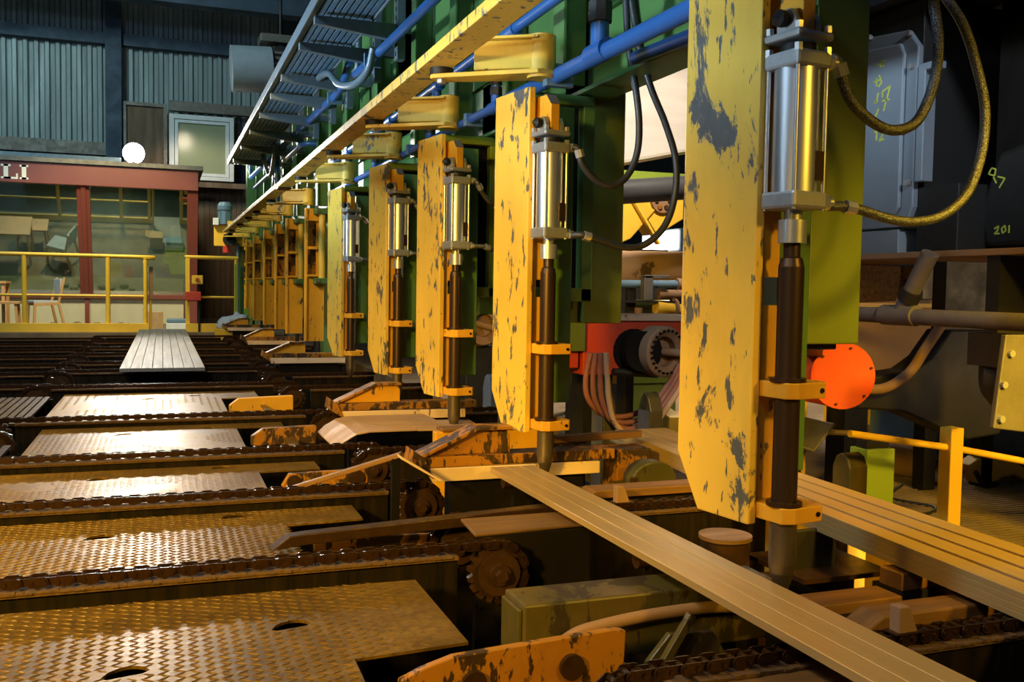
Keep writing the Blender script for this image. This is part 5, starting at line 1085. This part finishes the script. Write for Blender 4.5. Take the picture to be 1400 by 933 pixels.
gpz = part('grey_plate', MB().prism([(-0.41, 0.63), (-0.05, 0.585), (-0.05, 0.93), (-0.375, 0.93)], 'y', -0.30, -0.28), M_GREYP, hw, 0.004)
part('plate_arm', MB().box(-0.12, -0.06, -0.28, 0.1, 0.80, 0.92), M_DARK, gpz)
for x, z in ((-0.355, 0.87), (-0.38, 0.77), (-0.385, 0.66), (-0.26, 0.645)): part('plate_bolt', MB().cyl((x, -0.30, z), (x, -0.312, z), 0.012, n=8), M_STL, gpz)
part('hanger_plate', MB().box(0.02, 0.3, 0.1, 0.16, 0.72, 1.21), M_DARK, hw)
pg = thing('post_railing', 'yellow square post with round tube railing at the right', 'railing', (3.03, 3.0, -0.3))
part('post', MB().box(-0.035, 0.03, -0.03, 0.035, 0, 0.515), M_YELR, pg, 0.004)
part('tube', MB().cyl((-0.50, 0.02, 0.505), (-0.035, 0.0, 0.435), 0.0145, n=12), M_YELR, pg)
part('tube', MB().cyl((0.03, 0.0, 0.425), (0.75, -0.05, 0.29), 0.0145, n=12), M_YELR, pg)
pg = thing('post_railing', 'yellow square post with short tube behind the nearest rod', 'railing', (2.98, 3.95, -0.3))
part('post', MB().box(-0.04, 0.04, -0.03, 0.04, 0, 0.53), M_YELR, pg, 0.004)
part('tube', MB().cyl((0.04, 0.0, 0.36), (0.34, 0.0, 0.34), 0.014, n=12), M_YELR, pg)
gg = thing('lime_post', 'speckled lime green square post left of the yellow railing post', 'post', (2.91, 3.3, -0.3))
part('post_body', MB().box(-0.075, 0.075, -0.03, 0.08, 0, 0.385), M_LIME, gg, 0.004)
part('cap', MB().box(-0.06, 0.06, -0.01, 0.06, 0.385, 0.42), M_DARK, gg, 0.004)
g4 = thing('guide_post', 'brown guide post with rounded top beside the lime green post', 'post', (2.66, 3.22, -0.85), R_(6), 'pointed guide posts')
part('post_body', MB().prism([(-0.05, 0), (0.05, 0), (0.05, 0.88), (0.03, 0.925), (0.0, 0.94), (-0.03, 0.925), (-0.05, 0.88)], 'x', 0.0, 0.10), M_OLB, g4, 0.006)
yl = thing('hook_casting', 'yellow cast hook lying on the floor at the right edge', 'hook', (4.3, 3.95, -0.3))
part('casting', MB().prism([(-0.18, 0.13), (-0.1, 0.17), (0.1, 0.16), (0.22, 0.1), (0.24, 0.02), (0.15, 0.06), (0.05, 0.05), (0.0, 0.0), (-0.1, 0.02), (-0.12, 0.08)], 'y', 0, 0.1), M_YELR, yl, 0.012)
part('shackle', MB().tube([(0.0, -0.02, 0.03), (-0.1, -0.03, 0.02), (-0.16, -0.02, 0.10)], 0.015, 10, 5), M_DARK, yl)
dm = thing('floor_roller', 'brown round roller lying on the floor behind the railing post', 'roller', (4.05, 4.3, -0.3))
part('roll', MB().cyl((0, -0.05, 0.10), (-0.15, 0.2, 0.10), 0.095, n=24), M_TANR, dm)
part('shaft', MB().cyl((0.05, -0.13, 0.10), (0, -0.05, 0.10), 0.03, n=12), M_DARK, dm)
bt = thing('blue_bin', 'blue steel bin half hidden at the right edge', 'bin', (4.9, 4.6, -0.3))
part('wall', MB().box(-0.35, 0.5, 0, 0.03, 0, 0.5), M_BLUG, bt, 0.006)
part('wall', MB().box(-0.38, -0.35, 0, 0.6, 0, 0.5), M_BLUG, bt, 0.006)
yw = thing('yellow_barrier', 'low yellow panel barrier far behind the railing tube', 'barrier', (5.7, 6.2, -0.3))
for i in range(5): part('panel', MB().box(-0.75 + i * 0.4, -0.36 + i * 0.4, 0, 0.03, 0.02, 0.42), M_YELR, yw, 0.004)
part('base_rail', MB().box(-0.75, 1.25, -0.02, 0.05, 0, 0.04), M_YELR, yw)
sc = thing('scrap_sheet', 'curved bare metal scrap sheet below the orange drum', 'sheet', (2.72, 3.6, -0.3))
part('sheet', MB().prism([(-0.10, 0.50), (-0.02, 0.36), (0.10, 0.32), (0.22, 0.45), (0.20, 0.45), (0.10, 0.335), (-0.01, 0.37), (-0.085, 0.50)], 'y', 0, 0.3), M_GREYP, sc, 0.003)
part('stem', MB().box(0.06, 0.12, 0.12, 0.18, 0, 0.33), M_DARK, sc)
solo('floor_cable', MB().tube([(3.1, 3.7, -0.285), (3.3, 3.5, -0.285), (3.55, 3.6, -0.285), (3.5, 3.85, -0.285), (3.8, 4.1, -0.285)], 0.008, 8, 8), M_RUB, 'thin black cable curling on the floor behind the posts', 'cable')
